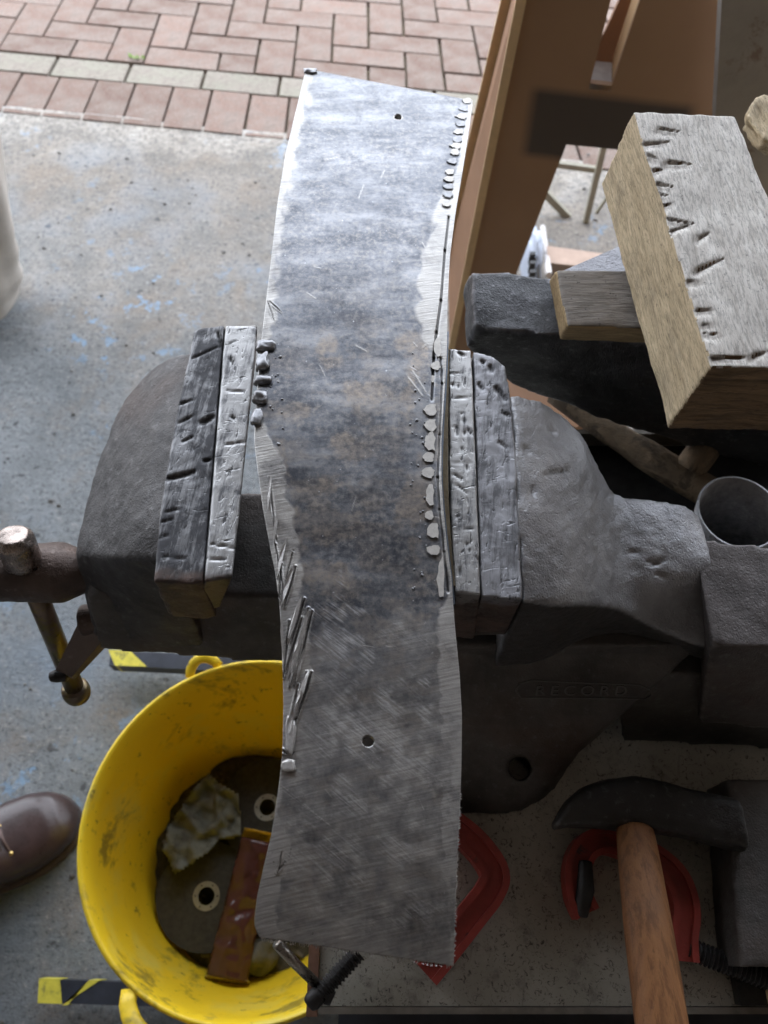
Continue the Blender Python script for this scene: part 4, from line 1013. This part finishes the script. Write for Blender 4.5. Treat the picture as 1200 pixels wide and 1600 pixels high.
# lining of the slot: its right cheek and its sill
a_, b_, c_, d4 = GP(1011,-30,p0,PN), GP(957,134,p0,PN), GP(938,108,p1,PN), GP(990,-30,p1,PN)
link('slot_cheek', bm_mesh(box8([a_,b_,b_-PN*.06,a_-PN*.06],[p+Vector((.007,0,0)) for p in (a_,b_,b_-PN*.06,a_-PN*.06)])), M_mdfedge, panels)
a_, b_ = GP(922,131,p0,PN), GP(956,135,p0,PN)
link('slot_sill', bm_mesh(box8([a_,b_,b_-PN*.05,a_-PN*.05],[p-Vector((0,0,.007)) for p in (a_,b_,b_-PN*.05,a_-PN*.05)])), simple('grey_sill', (.35,.32,.30), .7), panels)
gb = thing('grey_board', 'upright weathered grey board at the top right edge', 'board')
p3 = Vector((0,.88,0))
panel('board', [(1134,-120),(1400,-120),(1400,700),(1120,560),(1118,180)], [], p3, Vector((0,-1,0)), .02, simple('grey_weathered_board', (.34,.31,.28), .8, 0, .15, 14, .4, .002, .3, ((.17,.10,.075), .6, .6)), gb, M_mdfedge)

# folding frame seen through the gap
M_fr = simple('pale_frame_wood', (.26,.24,.18), .6, 0, .15, 40, .2)
fr = thing('folding_frame', 'slim grey-brown folding frame standing by the doorway seen past the boards', 'frame')
yp = Vector((0,1.42,0)); nn = Vector((0,-1,0))
def bar(a, b, w, nm='bar', m=M_fr, par=fr, pl=yp, dy=0):
    A, B = GP(*a, pl+Vector((0,dy,0)), nn), GP(*b, pl+Vector((0,dy,0)), nn); d_ = (B-A).normalized(); s = d_.cross(nn)*w*.5; t = Vector((0,w*.4,0))
    link(nm, bm_mesh(bevel(box8([A-s-t,A+s-t,B+s-t,B-s-t],[A-s+t,A+s+t,B+s+t,B-s+t]), .001)), m, par)
bar((860,255),(940,266), .012); bar((955,180),(906,386), .012, dy=-.02); bar((850,300),(908,360), .015); bar((975,270),(920,350), .006, dy=.01); bar((1050,190),(1010,400),.012)
lum = thing('lumber_offcut', 'pale pinkish sawn timber lying low behind the anvil', 'timber')
link('plank', bm_mesh(bevel(box8([G(*p,.12) for p in ((856,410),(1000,428),(1000,404),(854,384))],[G(*p,.02) for p in ((858,440),(1000,458),(1000,432),(856,410))]), .002)), simple('pink_timber', (.45,.33,.26), .8, 0, .15, 30, .3), lum)
bag = thing('white_bag', 'white plastic bag with black print behind the brown board', 'bag')
bm = bmesh.new(); bmesh.ops.create_icosphere(bm, subdivisions=4, radius=1)
bc_ = G(831,410,.08)
for v in bm.verts:
    q = v.co.copy(); r = 1+.25*noise.noise(q*1.6)+.1*noise.noise(q*4); v.co = bc_ + Vector((q.x*.016*r, q.y*.08*r, q.z*.07*r))
bgo = link('sack', bm_mesh(bm), simple('white_plastic', (.42,.47,.56), .4, 0, .05, 20, .2), bag, True)
pb_ = Mat('black_print').out((.03,.03,.03), .6)
for i, y in enumerate((396,410,424,436)):
    c = G(833, y, .145); link('printed_mark', bm_mesh(box(c.x-.006,c.x+.005,c.y-.004,c.y+.004,.12,.146)), pb_, bgo)
uf = thing('white_upright', 'thin whitish upright strip between the bag and the pale timber', 'strip')
link('strip', bm_mesh(tube([G(848,355,.02), G(858,430,.16)], .006, 8)), simple('white_strip', (.5,.47,.45), .7), uf)

# pole, stub and pipe between anvil and vise
pole = thing('old_pole', 'mottled brown pole slanting down behind the vise under the anvil', 'pole')
M_pole = simple('mottled_bark', (.24,.175,.11), .85, 0, .45, 30, .8, .003, None, ((.05,.04,.03), .5, .7))
link('shaft', bm_mesh(tube(curve([G(868,612,.637), G(950,672,.634), G(1040,730,.634), G(1118,775,.634)], 12), [.0125]*6+[.0145]*6, 16)), M_pole, pole, True)
link('side_branch', bm_mesh(tube(curve([G(1075,735,.64), G(1098,705,.65), G(1135,650,.66)], 8), .014, 16)), M_pole, pole, True)
plk = thing('brown_plank', 'reddish brown plank end low in the gap between anvil and vise', 'plank')
link('plank', bm_mesh(bevel(box8([G(*p,.34) for p in ((740,600),(900,668),(925,650),(760,570))],[G(*p,.30) for p in ((742,612),(902,680),(927,662),(762,582))]), .002)), M_mdf, plk)
pipe = thing('steel_pipe', 'open grey steel pipe end beside the rear beam of the vise', 'pipe')
pc = G(1155,800,.735); rp = .031; dn = Vector((.012,-.03,-.12))
M_pipe = make_iron('pipe_iron', (.12,.12,.125), (.06,.06,.06), .2, .5, .7, .5)
sg = 40; cir = lambda c, r: [c+Vector((r*math.cos(2*math.pi*k/sg), r*math.sin(2*math.pi*k/sg), 0)) for k in range(sg)]
link('pipe_wall', bm_mesh(loft([cir(pc+dn,rp-.002),cir(pc,rp-.002),cir(pc,rp),cir(pc+dn,rp)], cap=False)), M_pipe, pipe, True)
dwl = thing('wooden_dowel', 'round end of a wooden dowel standing inside the pipe', 'dowel')
dc = G(1118,812,.66); link('dowel', bm_mesh(tube([dc-Vector((0,0,.05)), dc], .0095, 20)), simple('dowel_wood', (.25,.17,.09), .7), dwl)
# added dark sheet: shade and dirt on the back of the bench top
rk = thing('bench_shade', 'added dark sheet for the shaded, dirty bench top behind the vise and pipe', 'shade_sheet')
link('shade_floor', bm_mesh(box(.17,.60,.295,.41,ZB+.0005,ZB+.004)), M_black, rk)
link('shade_rim', bm_mesh(box(.17,.60,.413,.418,ZB+.0005,ZB+.02,.001)), M_edge, rk)
link('shade_rim', bm_mesh(box(.162,.169,.295,.418,ZB+.0005,ZB+.03,.001)), M_black, rk)

# ------------------------------------------------------------------ tools on the bench
ham = thing('hammer', 'cross-pein hammer with black head and brown wooden handle on the bench', 'hammer')
hs = [(864,1292,4,.010),(885,1272,16,.015),(910,1262,26,.018),(950,1257,33,.020),(990,1256,36,.021),(1030,1261,35,.020),(1070,1270,33,.020),(1110,1280,33,.020),(1150,1290,34,.021)]
loops = []
for px, py, w, th in hs:
    l = []
    for k in range(20):
        a = 2*math.pi*k/20; ca, sa = math.cos(a), math.sin(a); ca = math.copysign(abs(ca)**.6, ca); sa = math.copysign(abs(sa)**.6, sa)
        l.append(G(px, py, ZB+.045) + Vector((0, w/F*.62*ca*1.02, th*sa*.85)))
    loops.append(l)
link('head', worn(loft(loops), .0018, 2, cast(.0012)), make_iron('hammer_iron', (.05,.047,.044), (.03,.028,.027), .1, .5, .6, .4, (.2,.2,.2), .5), ham, True)
h0, h1, h2 = G(992,1296,ZB+.05), G(1013,1450,ZB+.072), G(1045,1680,ZB+.085)
link('handle', bm_mesh(tube(curve([h0,h1,h2], 24), list(np.interp(np.linspace(0,1,24), [0,.15,.5,1], [.0128,.0138,.0155,.0162])), 24, (1,.8))), M_handlew, ham, True)
def clamp(label, path, z, wid, grp, pads, name='g_clamp'):
    t = thing(name, label, 'clamp', grp)
    P = curve([G(x, y, z) for x, y in path], 44)
    def sec(P, w, h, zoff=0):
        L = []
        for i, p in enumerate(P):
            T = (P[min(i+1,len(P)-1)]-P[max(i-1,0)]).normalized(); s = Vector((-T.y, T.x, 0))
            L.append([p-s*w+Vector((0,0,h+zoff)), p+s*w+Vector((0,0,h+zoff)), p+s*w+Vector((0,0,-h+zoff)), p-s*w+Vector((0,0,-h+zoff))])
        return L
    link('frame_web', bm_mesh(bevel(loft(sec(P, wid, .005)), .001)), M_red, t)
    for sgn in (-1, 1):
        Q = []
        for i, p in enumerate(P):
            T = (P[min(i+1,len(P)-1)]-P[max(i-1,0)]).normalized(); s = Vector((-T.y, T.x, 0)); Q.append(p+s*wid*sgn*.82)
        link('frame_rib', bm_mesh(bevel(loft(sec(Q, wid*.26, .0085)), .0012)), M_red, t)
    return t
c1 = clamp('red painted G-clamp lying under the hammer handle', [(915,1428),(903,1400),(900,1360),(912,1328),(940,1314),(975,1322),(1020,1342),(1054,1374),(1068,1420),(1064,1465),(1066,1502)], ZB+.014, .0085, 'red clamps on the bench', None)
link('anvil_pad', worn(tube([G(915,1345,ZB+.021), G(915,1390,ZB+.022), G(907,1432,ZB+.018)], [.005,.0065,.005], 12), .0012, 2), M_black, c1, True)
def screw(a, b, r, pitch, m, par):
    a, b = Vector(a), Vector(b); L = (b-a).length; n = int(L/pitch*4); pts = [a.lerp(b, i/n) for i in range(n+1)]
    link('screw', bm_mesh(tube(pts, [r*(1 if i % 4 < 2 else .8) for i in range(n+1)], 14)), m, par)
screw(G(1075,1482,ZB+.014), G(1215,1535,ZB+.02), .0075, .003, M_black, c1)
c2 = clamp('red painted G-clamp lying mostly behind the steel plate', [(640,1258),(690,1280),(740,1318),(771,1362),(765,1392),(738,1428),(700,1476),(664,1520)], ZB+.014, .0095, 'red clamps on the bench', None)
screw(G(560,1488,ZB+.02), G(497,1556,ZB+.022), .0062, .003, M_black, c2)
sh = G(492,1560,ZB+.022)
link('screw_head', worn(lathe([(-.006,.0045),(-.003,.0062),(.004,.0062),(.007,.004)], sh, (G(560,1488,ZB)-G(497,1556,ZB)).normalized(), 16), .001, 1), M_black, c2, True)
link('tommy_bar', bm_mesh(tube([G(432,1474,ZB+.05), G(462,1506,ZB+.036), G(497,1540,ZB+.02)], .0034, 14)), simple('tommy_steel', (.34,.31,.27), .3, .9, .2, 60, .1), c2, True)
link('bar_stop', bm_mesh(lathe([(-.003,.003),(0,.0055),(.004,.0045)], G(512,1556,ZB+.02), (1,-.5,0), 14)), M_black, c2, True)
blk = thing('iron_block', 'dark square iron block on the bench right of the hammer head', 'iron block')
link('block', worn(box8([G(*p,.655) for p in ((1158,1512),(1275,1512),(1275,1215),(1135,1218))],[G(*p,.655)-Vector((0,0,.044)) for p in ((1158,1512),(1275,1512),(1275,1215),(1135,1218))]), .003, 3, cast(.001)), M_base, blk, True)
st2 = thing('wood_strip', 'yellowish wooden strip at the lower right edge of the bench', 'wood strip')
xs_ = G(1196,1510,ZB+.02).x
link('strip', bm_mesh(box(xs_, xs_+.02, BY0+.002, G(1196,1505,ZB+.02).y, ZB+.001, ZB+.02, .001)), M_mdfedge, st2)
xr_ = G(1144,1550,ZB).x
link('end_rail', bm_mesh(box(xr_, xr_+.022, BY0+.001, .0, ZB+.001, ZB+.012, .001)), M_black, bench)
link('lip_shade', bm_mesh(box(BX0+.01, 1.0, BY0-.075, BY0-.006, .50, .53, .002)), M_leg, bench)  # added dark strip, stands for the shade below the bench lip

# tuft of weed between the paving blocks
wd = thing('weed', 'small bright green weed growing in the joint above the grey blocks', 'weed')
wp = K(0,0,0)
r_ = ray(213, 92); o_ = Vector((0,0,CH)); nrm_ = e2*SL + Vector((0,0,1)); tt_ = (K1-o_).dot(nrm_)/r_.dot(nrm_); wp = o_ + r_*tt_
M_leaf = simple('weed_green', (.16,.26,.04), .6, 0, .3, 60, .2)
for k in range(16):
    a = rng.uniform(0, 6.28); L = rng.uniform(.008, .02); b0 = wp + e1*float(rng.uniform(-.02,.02)) + Vector((0,0,.001)); d_ = Vector((math.cos(a), math.sin(a)*.6, .45)).normalized(); s = d_.cross(Vector((0,0,1))).normalized()*.0035
    bm = bmesh.new(); v = [bm.verts.new(p) for p in (b0, b0+d_*L*.5+s, b0+d_*L, b0+d_*L*.5-s, b0+d_*L*.5+Vector((0,0,.0015)))]
    for t3 in ((0,1,4),(1,2,4),(2,3,4),(3,0,4)): bm.faces.new([v[i] for i in t3])
    link('leaf', bm_mesh(bm), M_leaf, wd)

# loose grit on the concrete
bm = bmesh.new()
for k in range(240):
    p = Vector((float(rng.uniform(-1.1,.5)), float(rng.uniform(-.3,1.65)), 0)); r = float(rng.uniform(.0012,.0042))
    bmesh.ops.create_icosphere(bm, subdivisions=1, radius=r, matrix=Matrix.Translation(p+Vector((0,0,r*.5))) @ Matrix.Diagonal((1.3, .9, .6, 1)))
tag(link('grit', bm_mesh(bm), simple('grit_stone', (.16,.15,.14), .8, 0, .5, 20, .3)), kind='stuff', label='loose grit scattered on the concrete floor')
